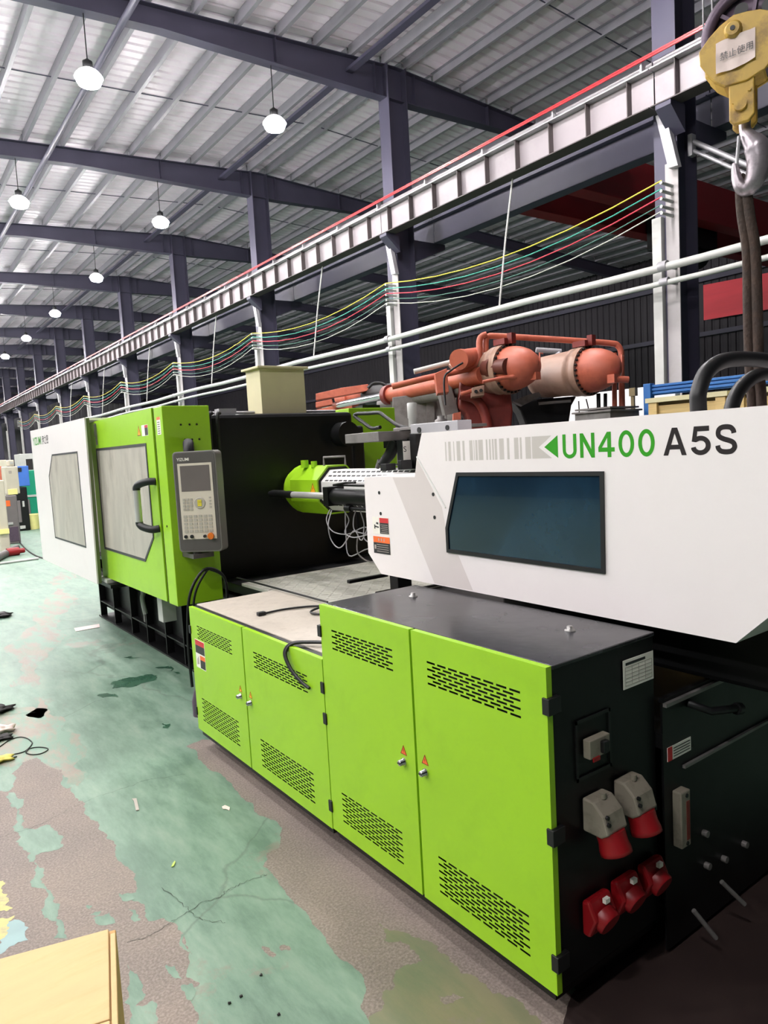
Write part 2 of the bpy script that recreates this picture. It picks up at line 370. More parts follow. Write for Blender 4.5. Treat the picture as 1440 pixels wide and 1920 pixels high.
# bare strip along the cabinets
patch('bare_concrete', 'floor_concrete', [(349,1400),(381,1432),(417,1454),(448,1490),(488,1530),(529,1553),(524,1589),(500,1600),(493,1625),(515,1645),(524,1660),(547,1687),(560,1700),(580,1720),(600,1745),(618,1775),(640,1800),(676,1825),(686,1860),(676,1885),(690,1912),(720,1990),(1300,2100),(1120,1900),(900,1700),(560,1480),(420,1392),(380,1386)], .0006, 4, .09)
patch('mottled_paint', 'floor_mottled', q1([(400,850),(500,900),(600,935),(740,1020),(900,1130),(960,1175),(1080,1250),(1200,1340),(1280,1420),(1200,1560),(420,1560),(440,1300),(430,1220),(500,1180),(520,1100),(640,1060),(580,1000),(440,950)]), .0011, 4, .2)
patch('bare_concrete', 'floor_concrete', q1([(720,1240),(800,1225),(860,1250),(800,1280),(740,1270)]), .0016, 3, .2)
for l in (q3([(690,985),(740,1000),(785,1050),(760,1065),(700,1020)]), q3([(810,985),(870,985),(880,1015),(820,1020)])): patch('bare_concrete', 'floor_concrete', l, .0008, 3, .16)
for l in ([(790,950),(900,915),(1000,900),(1120,895),(1110,930),(1000,950),(900,985),(800,990)], [(690,1035),(760,1022),(820,1028),(840,1055),(720,1052)], [(870,770),(940,760),(1000,770),(920,782)], [(1100,840),(1180,830),(1280,880),(1240,900)], [(1150,1240),(1210,1240),(1200,1275),(1160,1270)]):
    patch('wet_stain', 'floor_wet', q4(l), .0011, 3, .22)
patch('maroon_patch', 'floor_maroon', [(1056,1920),(1066,1880),(1090,1840),(1150,1790),(1240,1720),(1330,1660),(1450,1590),(1620,1560),(1620,2300),(1000,2300)], .0013, 3, .06)  # dark maroon patch of floor at the near end of the machine
def crack(px, wd=.004):
    pts = [PZ(x, y) for x, y in px]; out = []
    for i in range(len(pts)-1):
        for j in range(6):
            t = j/6; p = pts[i].lerp(pts[i+1], t); out.append(Vector((p.x+rng.uniform(-.008,.008), p.y+rng.uniform(-.008,.008), 0)))
    out.append(pts[-1]); vs = []; fs = []
    for i, p in enumerate(out):
        a = out[max(i-1,0)]; b = out[min(i+1,len(out)-1)]; t = (b-a).normalized(); n = Vector((-t.y, t.x, 0)); ww = wd*rng.uniform(.15, .5)
        vs += [(p.x+n.x*ww, p.y+n.y*ww, .0019), (p.x-n.x*ww, p.y-n.y*ww, .0019)]
        if i: fs.append((2*i-2, 2*i-1, 2*i+1, 2*i))
    build(MB().add(vs, fs), 'crack', 'crack_grey', fl)
crack(q3([(90,815),(200,745),(290,690),(400,660),(440,620),(500,590),(590,550),(690,515),(720,505)]), .003)
crack(q3([(0,590),(100,660),(200,740),(260,800),(330,825),(440,830)]), .003)
crack(q2([(0,625),(130,590),(260,550),(390,480),(480,435),(590,385),(700,340),(800,310),(930,265),(1000,235),(1290,190)]), .0022)
crack(q2([(870,1365),(1000,1325),(1080,1290),(1210,1210)]), .003)
crack([(120,1345),(180,1315),(210,1310)], .003); crack(q4([(0,820),(120,805)]), .004); crack(q4([(0,1180),(250,1160)]), .004); crack(q4([(430,575),(620,545),(790,525)]), .004)
crack(q4([(0,590),(220,540),(480,495),(790,450)]), .005); crack(q4([(480,430),(640,400),(790,385)]), .005)

# roof sheets: ribbed, two slopes, one setting object; purlins and sag rods are its parts
def roof():
    mb = MB(); prof = []; y = -5.0
    while y < YEND: prof += [(y, 0), (y+.17, 0), (y+.195, .03), (y+.225, .03)]; y += .25
    prof.append((y, 0)); n = len(prof)
    for xa, xb in ((-12, 9.4), (9.4, 26.2)):
        vs = [(X, p[0], rz(X)+.215+p[1]) for X in (xa, xb) for p in prof]
        mb.add(vs, [(i, i+1, n+i+1, n+i) for i in range(n-1)])
    return mb
ceil = build(roof(), 'ceiling', 'roof_sheet', kind='structure', fix=False)
def purlin_mb(X, ya, yb):
    z = rz(X)+.004; s = 1 if X < 9.4 else -1
    return MB().box(X-.004, X+.004, ya, yb, z, z+.2).box(X, X+s*.07, ya, yb, z, z+.006).box(X, X+s*.07, ya, yb, z+.194, z+.2)
PL = [9.12-.79*k for k in range(13)]; PR = [9.68+.79*k for k in range(20)]
far = MB()
protos = {}
for X in PL+PR:
    for i in range(-1, NCOL):
        ya = CY[i] if i >= 0 else -4.9; yb = CY[i+1] if i+1 < NCOL else YEND
        if 0 <= i <= 7 or (i == -1 and X > 6):
            key = (X, i < 0)
            if key not in protos:
                protos[key] = (build(purlin_mb(X, ya+.03, yb-.03), 'purlin', 'purlin_grey', ceil), ya)
            else:
                p, y0 = protos[key]; c = p.copy(); COL.objects.link(c); c.location = p.location + Vector((0, ya-y0, 0))
        else:
            t = purlin_mb(X, ya, yb); far.add(t.v, t.f)
for k in range(13, 26):
    t = purlin_mb(9.12-.79*k, -4.9, YEND); far.add(t.v, t.f)
build(far, 'distant_purlins', 'purlin_grey', ceil, kind='stuff')
for i in range(8):
    ym = CY[i]+BAY*.5; rod = MB()
    for X0, X1 in ((-.5, 9.2), (9.6, 24)):
        rod.tube([(X0, ym, rz(X0)+.08), (X1, ym, rz(X1)+.08)], .012, 5)
    build(rod, 'sag_rod', 'slate', ceil)
# far and right walls, profiled sheet
def ribbed(p, q, z0, z1, pitch=.3):
    mb = MB(); p = Vector((*p,0)); q = Vector((*q,0)); d = (q-p); L = d.length; d.normalize(); n = Vector((-d.y, d.x, 0)); pts = []; t = 0
    while t < L: pts += [p+d*t, p+d*(t+pitch*.55), p+d*(t+pitch*.65)+n*.03, p+d*(t+pitch*.9)+n*.03]; t += pitch
    pts.append(p+d*t); m = len(pts)
    return mb.add([(a.x, a.y, z) for z in (z0, z1) for a in pts], [(i, i+1, m+i+1, m+i) for i in range(m-1)])
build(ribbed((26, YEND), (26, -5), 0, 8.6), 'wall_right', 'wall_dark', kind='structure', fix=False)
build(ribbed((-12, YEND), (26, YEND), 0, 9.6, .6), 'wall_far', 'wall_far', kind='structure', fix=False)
# steel rails (girts) and posts on the right wall
gw = MB()
for z in (1.2, 3.2, 5.2, 7.2): gw.box(25.75, 25.93, -4.9, YEND-.1, z, z+.16)
build(gw, 'trim_1', 'slate', kind='structure')

# columns of the middle line
for i, y in enumerate(CY):
    c = thing('steel_column', f"{ORD[i]} dark steel column from the camera, with a pale aisle face below the crane beam", 'column', (XC, y, 0), 'columns of the middle row')
    zt = rz(XC)-.02
    build(MB().box(9.60, 9.62, y-.17, y+.17, 0, zt).box(9.16, 9.62, y-.008, y+.008, 0, zt), 'web_and_flange', 'slate', c)
    build(B(9.14, 9.16, y-.17, y+.17, 0, zt), 'aisle_flange', 'slate', c)
    build(B(9.122, 9.14, y-.19, y+.0, 0, 5.30), 'pale_flange', 'pale_steel', c, label='pale grey flange plate')
    build(B(9.05, 9.14, y+.03, y+.17, 0, 4.62), 'cable_trunking', 'pipe_white', c, .004, label='white cable trunking')
    build(MB().prism([(9.13,y-.30,5.96),(8.80,y-.30,5.96),(8.80,y-.30,5.90),(9.13,y-.30,5.62)], (0,.22,0)).prism([(9.62,y-.12,5.96),(10.5,y-.12,5.96),(10.5,y-.12,5.86),(9.62,y-.12,5.5)], (0,.24,0)), 'corbel', 'slate', c)
    build(MB().prism([(9.02,y-.08,5.93),(9.02,y-.25,5.19),(9.02,y-.11,5.20),(9.02,y+.06,5.93)], (.09,0,0)), 'knee_brace', 'galv', c, label='pale steel knee brace')
    if i < 9:
        br = MB()
        for z in (4.99, 4.885, 4.785, 4.685, 4.60): br.cyl((9.12, y-.1, z), (8.86, y-.1, z), .022, 8)
        build(br, 'insulator_row', 'pipe_white', c)
# rafters over each column
for i, y in enumerate(CY):
    r = thing('roof_rafter', f"{ORD[i]} dark tapered roof rafter from the camera, over its column", 'rafter', (XC, y, rz(XC)-.6), 'roof rafters')
    top = [(-11.9, rz(-11.9)), (9.4, rz(9.4)), (26, rz(26))]
    bot = [(26, rz(26)-.42), (13.9, rz(13.9)-.30), (9.9, rz(9.9)-.62), (8.9, rz(8.9)-.62), (4.6, rz(4.6)-.36), (-11.9, rz(-11.9)-.36)]
    build(MB().prism([(x, y-.006, z) for x, z in top+bot], (0,.012,0)), 'web', 'slate', r)
    tf = MB(); bf = MB()
    for a, b in zip(top, top[1:]): tf.prism([(a[0],y-.11,a[1]),(b[0],y-.11,b[1]),(b[0],y-.11,b[1]-.014),(a[0],y-.11,a[1]-.014)], (0,.22,0))
    for a, b in zip(bot, bot[1:]): bf.prism([(a[0],y-.11,a[1]),(b[0],y-.11,b[1]),(b[0],y-.11,b[1]+.014),(a[0],y-.11,a[1]+.014)], (0,.22,0))
    build(tf, 'upper_flange', 'slate', r); build(bf, 'lower_flange', 'slate', r)
    for x in (8.9, 9.9, 6.7, 12): build(B(x-.006, x+.006, y-.1, y+.1, rz(x)-.6 if abs(x-9.4) < 1 else rz(x)-.44, rz(x)-.02), 'stiffener', 'slate', r)

# crane beams, one per bay on each side of the column row
for side, X, nm in ((0, 8.92, 'aisle side'), (1, 10.32, 'far side')):
    for i in range(-1, NCOL-1):
        ya = (CY[i] if i >= 0 else CY[0]-BAY)+.01; yb = CY[i+1]-.01
        if side == 0: lab = (f"pale crane beam with dark stiffeners, {ORD[i+1]} span from the camera" )
        else: lab = f"dark crane beam behind the column row, {ORD[i+1]} span from the camera"
        g = thing('crane_beam', lab, 'crane beam', (X, ya, 5.96), 'crane beams, '+nm)
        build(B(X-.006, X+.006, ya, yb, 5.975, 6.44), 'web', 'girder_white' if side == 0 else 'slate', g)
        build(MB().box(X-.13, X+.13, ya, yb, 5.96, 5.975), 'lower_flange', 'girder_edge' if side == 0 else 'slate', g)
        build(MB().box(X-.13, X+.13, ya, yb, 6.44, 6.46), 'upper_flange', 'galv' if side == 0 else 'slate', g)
        if side == 0:
            n = 9
            for k in range(n):
                yy = ya + (yb-ya)*(k+.5)/n
                if k == 0: p0 = build(B(X-.105, X-.006, yy-.007, yy+.007, 5.976, 6.439), 'stiffener', 'girder_edge', g)
                else: s = p0.copy(); COL.objects.link(s); s.parent = g; s.location = p0.location + Vector((0, yy-(ya+(yb-ya)*.5/n), 0))
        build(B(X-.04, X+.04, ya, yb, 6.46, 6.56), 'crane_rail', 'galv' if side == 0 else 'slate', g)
rr = thing('conductor_rail', 'twin red conductor rails running along the top of the pale crane beam', 'rail', (8.8, 5, 6.5))
build(B(8.75, 8.77, -.4, CY[-1], 6.565, 6.588), 'red_strip', 'rail_red', rr); build(B(8.77, 8.79, -.4, CY[-1], 6.604, 6.624), 'red_strip', 'rail_red', rr)
hs = MB(); y = -.2
while y < CY[-1]: hs.box(8.79, 8.86, y, y+.03, 6.46, 6.62); y += 1.5
build(hs, 'rail_holders', 'galv', rr, kind='stuff')
# overhead red crane bridge beyond the column row
cr = thing('overhead_crane', 'dark red overhead crane bridge under the roof beyond the columns', 'crane', (18, 9.2, 6.1))
build(MB().box(10.7, 25.4, 8.45, 8.8, 6.15, 6.95).box(10.7, 25.4, 9.65, 10.0, 6.15, 6.95), 'bridge_girders', 'crane_red', cr, .01)
build(MB().box(10.15, 10.7, 7.6, 10.8, 6.61, 6.95), 'end_carriage', 'crane_red', cr, .01)
build(MB().box(14.6, 16.2, 8.85, 9.6, 5.75, 6.7).cyl((14.9, 9.2, 5.7), (16.0, 9.2, 5.7), .3, 14), 'hoist', 'black_paint', cr, .01)
bn = build(MB().prism([(25.70, 14.6, 7.05), (25.70, 9.0, 6.85), (25.70, 9.0, 5.68), (25.70, 14.6, 5.77)], (.03, 0, 0)), 'red_banner', 'banner_red', label='bright red cloth banner hung on the dark right wall', cat='banner')
# bracket arm on the nearest column
ba = thing('bracket_arm', 'pale angle-iron bracket arm sticking out from the nearest column', 'bracket', (9.6, 5.5, 5.4))
a0 = Vector((9.45, 5.5, 5.60)); a1 = PX(1421, 318, 9.45)
build(MB().tube([a0, a1], .035, 4), 'angle_bar', 'galv', ba); build(MB().tube([a0+Vector((0,0,-.12)), a1+Vector((0,0,-.12))], .028, 4), 'angle_bar', 'galv', ba)
build(B(9.40, 9.5, 5.47, 5.53, 5.40, 5.68), 'foot_plate', 'galv', ba)

# pipes on the aisle side of the columns
for r, z, dx, lab in ((.052, 3.90, 0, 'upper thick pale pipe slung along the column row'), (.036, 3.70, .02, 'lower thin pale pipe slung along the column row')):
    p = thing('air_pipe', lab, 'pipe', (8.85, 6, z))
    pts = []; y = -1.0
    while y < 45: pts.append((8.82+dx, y, z + .02*math.sin(y*.9))); y += 1.5
    build(MB().tube(pts, r, 10), 'pipe_run', 'pipe_white', p)
    for yy in CY[:7]: build(MB().cyl((8.82+dx, yy-.2, z), (8.82+dx, yy-.08, z), r+.014, 10).box(8.84, 9.118, yy-.16, yy-.13, z-.02, z+.02), 'pipe_clamp', 'galv', p)
for i, (ya, yb) in enumerate(((8.35, 8.58), (14.33, 14.67), (20.5, 20.8), (26.7, 27.0), (32.9, 33.2), (39.1, 39.4))):
    build(MB().tube([(9.0, ya, 5.96), (8.9, (ya+yb)/2, 5.0), (8.82, yb, 3.955)], .017, 6), 'hanger_rod', 'pipe_white', label=f"thin pale rod holding up the pipes in the {ORD[i]} bay from the camera", cat='rod', group='pipe hanger rods')
# five sagging wires from column to column
for k, (m, col) in enumerate((('yellow_wire','yellow'), ('green_wire','turquoise'), ('red_wire','pink red'), ('dark_wire','dark green'), ('pale_wire','pale grey'))):
    z0 = (4.99, 4.885, 4.785, 4.685, 4.60)[k]; pts = []
    for i in range(8):
        for j in range(8):
            t = j/8; pts.append((8.88, CY[i]-.1+BAY*t, z0+.03 - (.55+.04*k)*4*t*(1-t)*.5))
    build(MB().tube(pts, .011 if k < 3 else .009, 5), 'overhead_wire', m, label=f"{col} wire sagging from column to column, {('topmost','second','third','fourth','lowest')[k]} of five", cat='wire', group='sagging wires')
# service pipe and trays under the roof
build(MB().tube([(3.86, -4, 8.42), (3.86, 60, 8.42)], .055, 8), 'roof_pipe', 'slate', label='dark pipe running lengthwise under the roof rafters on the left', cat='pipe')
build(B(8.25, 8.4, -4, 60, 8.98, 9.04), 'cable_tray', 'slate', label='flat dark cable tray running lengthwise under the roof beside the columns', cat='tray')
# hanging lamps
def lamp(x, y, lab, first=[]):
    z = 7.66
    if first: return dup(first[0], (x, y, z), lab)
    t = thing('hanging_lamp', lab, 'lamp', (x, y, z), 'hanging high-bay lamps')
    build(MB().lathe((x,y,z), (0,0,1), [(.015,.205),(.012,.215),(.05,.195),(.10,.15),(.14,.085)], 24), 'shade', 'shade', t)
    build(MB().lathe((x,y,z), (0,0,1), [(.012,.195),(-.04,.188),(-.09,.16),(-.115,.10),(-.125,.0)], 24), 'lens', 'lens', t)
    build(MB().lathe((x,y,z), (0,0,1), [(.14,.06),(.16,.075),(.25,.075),(.27,.04),(.30,.012)], 16), 'driver_housing', 'lamp_black', t)
    build(MB().tube([(x,y,z+.29), (x,y,z+1.02)], .009, 6), 'hanging_rod', 'lamp_black', t)
    first.append(t); return t
for row, X, desc in ((0, 6.62, 'in the row nearest the columns'), (1, 3.40, 'in the second row from the columns'), (2, .16, 'in the third row from the columns, out of frame'), (3, -3.1, 'in the fourth row from the columns, out of frame'), (4, -6.3, 'in the fifth row from the columns, added out of frame for side light'), (5, -9.5, 'in the sixth row from the columns, added out of frame for side light')):  # fifth and sixth rows: unseen lamps added for more side light on the doors
    for i in range(12 if row < 2 else 7):
        lamp(X, CY[i], f"{ORD[i]} hanging lamp from the camera {desc}")
    if row >= 3: lamp(X, CY[0]-BAY, f"hanging lamp added to even the brightness, level with the camera {desc}")  # unseen extra lamps, added to brighten the near end

# ================================================================== THE INJECTION MACHINE
# X grows away from the aisle, Y grows away from the camera
def door_panel(X, y0, y1, z0, z1, vents, t=.022):
    """sheet door facing -X with real slots; vents = (ya, yb, za, zb, rows, slots)"""
    mb = MB()
    def q(a, b, c, d): 
        if b-a > 1e-5 and d-c > 1e-5: mb.poly([(X,a,c),(X,b,c),(X,b,d),(X,a,d)])
    z = z0
    for (ya, yb, za, zb, rows, ns) in sorted(vents, key=lambda v: v[2]):
        q(y0, y1, z, za); q(y0, ya, za, zb); q(yb, y1, za, zb)
        rp = (zb-za)/(rows-.45); sh = rp*.55; pitch = (yb-ya)/(ns-.22); sl = pitch*.78
        for r in range(rows):
            a = za+r*rp; b = min(a+sh, zb)
            off = 0 if r % 2 == 0 else pitch*.5; y = ya; n = ns if r % 2 == 0 else ns-1
            for k in range(n):
                s0 = ya+off+k*pitch; q(y, s0, a, b); y = s0+sl
            q(y, yb, a, b)
            if r < rows-1: q(ya, yb, b, a+rp)
        z = zb
    q(y0, y1, z, z1)
    for a, b in (((y0,z0),(y1,z0)), ((y1,z0),(y1,z1)), ((y1,z1),(y0,z1)), ((y0,z1),(y0,z0))):
        mb.poly([(X,a[0],a[1]),(X,b[0],b[1]),(X+t,b[0],b[1]),(X+t,a[0],a[1])])
    return mb
def triangle_sticker(parent, X, y, z, s, zig=True):
    n = -.0010
    t = build(MB().prism([(X,y+s*.5,z),(X,y-s*.5,z),(X,y,z+s*.95)], (n,0,0)), 'warning_triangle', 'sticker_yellow' if not zig else 'sticker_orange', parent, label='orange warning triangle sticker')
    b = MB(); P = [(y+s*.5,z),(y-s*.5,z),(y,z+s*.95)]; cy, cz = y, z+s*.33
    for i in range(3):
        p, q = P[i], P[(i+1) % 3]; k = .80
        b.prism([(X+n,p[0],p[1]),(X+n,q[0],q[1]),(X+n,cy+(q[0]-cy)*k,cz+(q[1]-cz)*k),(X+n,cy+(p[0]-cy)*k,cz+(p[1]-cz)*k)], (-.0004,0,0))
    b.prism([(X+n,y+s*.05,z+s*.62),(X+n,y-s*.06,z+s*.40),(X+n,y+s*.02,z+s*.40),(X+n,y-s*.02,z+s*.16),(X+n,y+s*.10,z+s*.44),(X+n,y+s*.02,z+s*.44)], (-.0004,0,0))
    build(b, 'triangle_border', 'hazard_lines', t); return t
def cam_lock(parent, X, y, z):
    l = build(MB().lathe((X,y,z), (-1,0,0), [(0,.015),(.006,.015),(.009,.0115),(.022,.0115),(.024,.009)], 16), 'lock', 'chrome', parent)
    build(MB().box(X-.026, X-.0235, y-.008, y+.008, z-.002, z+.002), 'lock_slot', 'black_rubber', l)
def hinge(parent, y, z, X=1.447): build(B(X-.006, X+.045, y-.012, y+.014, z-.024, z+.024), 'hinge', 'black_rubber', parent, .002)
def cabinet(name, label, y0, seam, y1, z0, z1, vents_r, vents_l, xb):
    c = thing(name, label, 'cabinet', ((1.447+xb)/2, (y0+y1)/2, 0))
    build(B(1.474, xb, y0+.004, y1-.004, z0+.004, z1-.012), 'body', 'black_paint', c, .003)
    build(B(1.62, xb-.02, y0+.06, y1-.06, 0, z0-.034), 'plinth', 'black_paint', c)
    build(B(1.462, xb-.01, y0+.02, y1-.02, z0-.034, z0+.004), 'base_channel', 'black_paint', c)
    dr = build(door_panel(1.447, y0, seam-.006, z0, z1, vents_r), 'door', 'lime', c)
    dl = build(door_panel(1.447, seam+.006, y1, z0, z1, vents_l), 'door', 'lime', c)
    return c, dr, dl
tc, tdr, tdl = cabinet('control_cabinet', 'tall lime green two-door cabinet with black end face and red sockets', 1.289, 1.891, 2.490, .118, 1.079,
    [(1.388,1.806,.908,.988,7,8), (1.388,1.797,.180,.310,11,8)], [(1.999,2.406,.908,.988,7,8), (1.999,2.405,.184,.308,11,8)], 1.953)
build(B(1.472, 1.953, 1.287, 2.492, 1.066, 1.079), 'top_plate', 'black_gloss', tc, .003)
for y in (2.301, 1.486):
    e = build(MB().lathe((1.79,y,1.079), (0,0,1), [(0,.018),(.004,.018),(.005,.011),(.014,.011),(.017,.008)], 12), 'top_bolt', 'steel', tc)
cam_lock(tdl, 1.447, 1.962, .588); cam_lock(tdr, 1.447, 1.842, .590)
triangle_sticker(tdl, 1.4468, 1.962, .614, .036); triangle_sticker(tdr, 1.4468, 1.842, .618, .036)
for z in (.969, .592, .216): hinge(tdr, 1.289, z)
for z in (.967, .594, .215): hinge(tdl, 2.496, z)
lc, ldr, ldl = cabinet('motor_cabinet', 'low lime green two-door cabinet topped with a dusty tan plate', 2.497, 3.275, 3.992, .112, .846,
    [(2.633,3.158,.668,.746,7,10), (2.633,3.146,.170,.308,11,10)], [(3.415,3.89,.676,.750,7,10), (3.400,3.902,.187,.321,11,10)], 2.02)
build(B(1.505, 2.03, 2.496, 4.02, .832, .846), 'top_plate', 'tan_plate', lc, .003, label='dusty tan top plate')
build(B(1.476, 1.503, 2.498, 3.99, .826, .843), 'rubber_seal', 'black_rubber', lc, .003)
cam_lock(ldl, 1.447, 3.342, .475); cam_lock(ldr, 1.447, 3.224, .470)
triangle_sticker(ldl, 1.4468, 3.342, .497, .036, False); triangle_sticker(ldr, 1.4468, 3.224, .494, .036, False)
for z in (.709, .22): hinge(ldl, 3.996, z)
hinge(ldr, 2.501, .725)
def safety_sticker(parent, X, y0, y1, z0, z1, kind):
    """y0 = left edge as seen from the aisle (larger Y)"""
    w_ = y0-y1; h = z1-z0; s = build(B(X-.001, X, y1, y0, z0, z1), 'safety_sticker', 'sticker_white', parent)
    x = X-.0014
    if kind == 'pair':
        build(B(x, X-.001, y1+.003, y0-.003, z0+h*.80, z1-.003), 'sticker_panel', 'sticker_red', s)
        build(B(x, X-.001, y1+.003, y0-.003, z0+h*.52, z0+h*.80), 'sticker_panel', 'sticker_black', s)
        build(B(x, X-.001, y1+.003, y1+w_*.55, z0+h*.32, z0+h*.47), 'sticker_panel', 'sticker_orange', s)
        build(B(x, X-.001, y1+.003, y1+w_*.55, z0+.004, z0+h*.32), 'sticker_panel', 'sticker_black', s)
        build(MB().prism([(x,y0-w_*.1,z0+h*.1),(x,y0-w_*.35,z0+h*.14),(x,y0-w_*.3,z0+h*.42),(x,y0-w_*.15,z0+h*.3)], (.0004,0,0)), 'sticker_pictogram', 'sticker_line', s)
    elif kind == 'red':
        build(B(x, X-.001, y1+.003, y1+w_*.56, z0+h*.68, z1-.003), 'sticker_panel', 'sticker_red', s)
        build(B(x, X-.001, y1+.003, y1+w_*.56, z0+.003, z0+h*.68), 'sticker_panel', 'sticker_black', s)
        l = MB()
        for k in range(5): l.box(x-.0004, x, y1+.010, y1+w_*.5-(.006 if k % 2 else 0), z0+h*(.1+.11*k), z0+h*(.13+.11*k))
        build(l, 'text_lines', 'sticker_line', s)
        p = MB().prism([(x,y0-w_*.1,z0+h*.42),(x,y0-w_*.38,z0+h*.36),(x,y0-w_*.38,z0+h*.44),(x,y0-w_*.1,z0+h*.5)], (-.0004,0,0)).prism([(x,y0-w_*.22,z0+h*.6),(x,y0-w_*.36,z0+h*.56),(x,y0-w_*.36,z0+h*.68),(x,y0-w_*.24,z0+h*.7)], (-.0004,0,0))
        p.box(x-.0004, x, y0-w_*.16, y0-w_*.1, z0+h*.3, z0+h*.55); build(p, 'sticker_pictogram', 'sticker_black', s)
    elif kind == 'orange':
        build(B(x, X-.001, y1, y0, z0+h*.64, z1), 'sticker_panel', 'sticker_orange', s); build(B(x, X-.001, y1, y0, z0, z0+h*.64), 'sticker_panel', 'sticker_black', s)
        l = MB()
        for k in range(4): l.box(x-.0004, x, y1+.012, y0-w_*.2, z0+h*(.12+.13*k), z0+h*(.15+.13*k))
        l.box(x-.0004, x, y0-w_*.16, y0-w_*.06, z0+h*.25, z0+h*.5)
        for k in (-1, 0, 1): l.box(x-.0004, x, y0-w_*(.5+.16*k)-.004, y0-w_*(.5+.16*k)+.004, z0+h*.74, z0+h*.9)
        build(l, 'text_lines', 'sticker_line', s)
    elif kind == 'gate':
        build(B(x, X-.001, y1+.003, y1+w_*.5, z0+h*.72, z1-.003), 'sticker_panel', 'sticker_red', s)
        build(B(x, X-.001, y1+.003, y1+w_*.5, z0+.003, z0+h*.72), 'sticker_panel', 'sticker_black', s)
    elif kind == 'strip':
        build(B(x, X-.001, y1+.002, y0-.002, z0+h*.84, z1), 'sticker_panel', 'sticker_orange', s)
        l = MB()
        for k in range(6): l.box(x-.0004, x, y1+.014, y0-.014, z0+h*(.06+.125*k), z0+h*(.1+.125*k))
        build(l, 'text_lines', 'sticker_black', s)
    return s
safety_sticker(ldl, 1.447, 3.937, 3.798, .500, .666, 'pair')
# end face of the tall cabinet: plate, breaker, sockets
npl = build(B(1.788, 1.943, 1.2870, 1.2885, .931, 1.021), 'rating_plate', 'sticker_white', tc, label='pale printed rating plate')
g = MB()
for k in range(6): g.box(1.797, 1.934, 1.2864, 1.2870, .940+.0115*k, .9415+.0115*k)
for k in range(5): g.box(1.797+.034*k, 1.7985+.034*k, 1.2864, 1.2870, .940, .998)
build(g, 'ruled_lines', 'sticker_line', npl)
lettering('MADE IN CHINA', 'sticker_black', npl, (1.80, 1.2866, 1.004), (1,0,0), (0,0,1), .1, .009, name='heading') if False else build(B(1.80, 1.90, 1.2864, 1.2870, 1.004, 1.012), 'heading_bar', 'sticker_black', npl)
rc = MB()
rc.box(1.56, 1.72, 1.286, 1.289, .715, .725).box(1.56, 1.72, 1.286, 1.289, .885, .895).box(1.56, 1.568, 1.286, 1.289, .715, .895).box(1.712, 1.72, 1.286, 1.289, .715, .895)
build(rc, 'breaker_recess', 'black_rubber', tc)
bk = build(B(1.590, 1.682, 1.262, 1.287, .780, .836), 'breaker', 'socket_grey', tc, .003)
build(B(1.635, 1.660, 1.246, 1.262, .79, .826), 'breaker_switch', 'black_rubber', bk, .003)
build(B(1.600, 1.63, 1.258, 1.262, .772, .784), 'breaker_tab', 'socket_red', bk)
def surface_socket(x, z):
    prof = [(1.288, z+.052), (1.25, z+.052), (1.215, z+.020), (1.20, z-.030), (1.225, z-.048), (1.288, z-.048)]
    s = build(MB().prism([(x-.046, a, b) for a, b in prof], (.092, 0, 0)), 'wall_socket', 'socket_grey', tc, .006, label='grey socket housing with a red hinged cap')
    build(MB().lathe((x, 1.228, z-.040), (0, -.35, -1), [(0,.042),(.03,.042),(.05,.046),(.062,.046),(.066,.036)], 18), 'red_cap', 'socket_red', s)
    build(MB().cyl((x-.038, 1.206, z+.0), (x-.038, 1.198, z+.0), .006, 8).cyl((x-.038, 1.21, z+.02), (x-.038, 1.202, z+.02), .006, 8).box(x+.03, x+.05, 1.205, 1.225, z-.045, z-.025), 'socket_screws', 'black_rubber', s)
    build(MB().cyl((x, 1.25, z+.05), (x, 1.25, z+.066), .010, 10), 'cable_gland', 'socket_grey', s)
surface_socket(1.625, .612); surface_socket(1.772, .618)
def red_socket(x, z):
    s = build(MB().prism([(x-.05, 1.288, z+.045), (x-.05, 1.262, z+.052), (x-.05, 1.236, z+.0), (x-.05, 1.262, z-.06), (x-.05, 1.288, z-.06)], (.1, 0, 0)), 'panel_socket', 'socket_red', tc, .008, label='dark red panel socket with hinged lid')
    build(MB().lathe((x, 1.255, z-.005), (0, -1, -.45), [(0,.040),(.028,.040),(.034,.036)], 18), 'lid', 'socket_red', s)
    build(B(x-.002, x+.018, 1.238, 1.25, z+.036, z+.05), 'lid_spring', 'sticker_white', s)
red_socket(1.612, .312); red_socket(1.745, .316); red_socket(1.88, .312)

# black machine base with ribs
mbase = thing('machine_base', 'black ribbed steel base frame under the green sliding gate', 'machine base', (2.7, 4.7, 0))
build(MB().box(2.05, 3.4, 1.27, 8.3, .10, .70).box(1.97, 3.45, 4.05, 8.3, .0, .015), 'frame', 'black_paint', mbase)
build(MB().box(1.95, 2.05, 4.05, 8.28, .685, .72).box(1.99, 2.06, 4.05, 8.28, .17, .182), 'side_rail', 'black_paint', mbase)
for i, y in enumerate([4.3, 4.75, 5.2, 5.66, 6.1, 6.62, 7.1, 7.7, 8.26]): build(B(1.985, 2.052, y-.008, y+.008, .015, .69), 'rib', 'black_paint', mbase)
build(B(1.985, 2.052, 6.66, 6.70, .2, .66), 'cable_bracket', 'dull_steel', mbase)
build(B(1.93, 2.0, 7.75, 8.3, .50, .56), 'grey_bar', 'dull_steel', mbase)
build(MB().tube(smooth_path([(1.965,6.6,.70),(1.95,6.6,.62),(1.965,6.58,.5),(1.95,6.57,.44),(1.965,6.56,.3)]), .022, 8), 'hose_piece', 'pipe_white', mbase)
build(MB().box(1.97, 3.4, 1.27, 1.29, .845, .86).box(1.955, 3.4, 1.268, 4.0, .70, .75).box(2.04, 3.4, 2.5, 4.92, .74, .80), 'deck', 'black_paint', mbase)
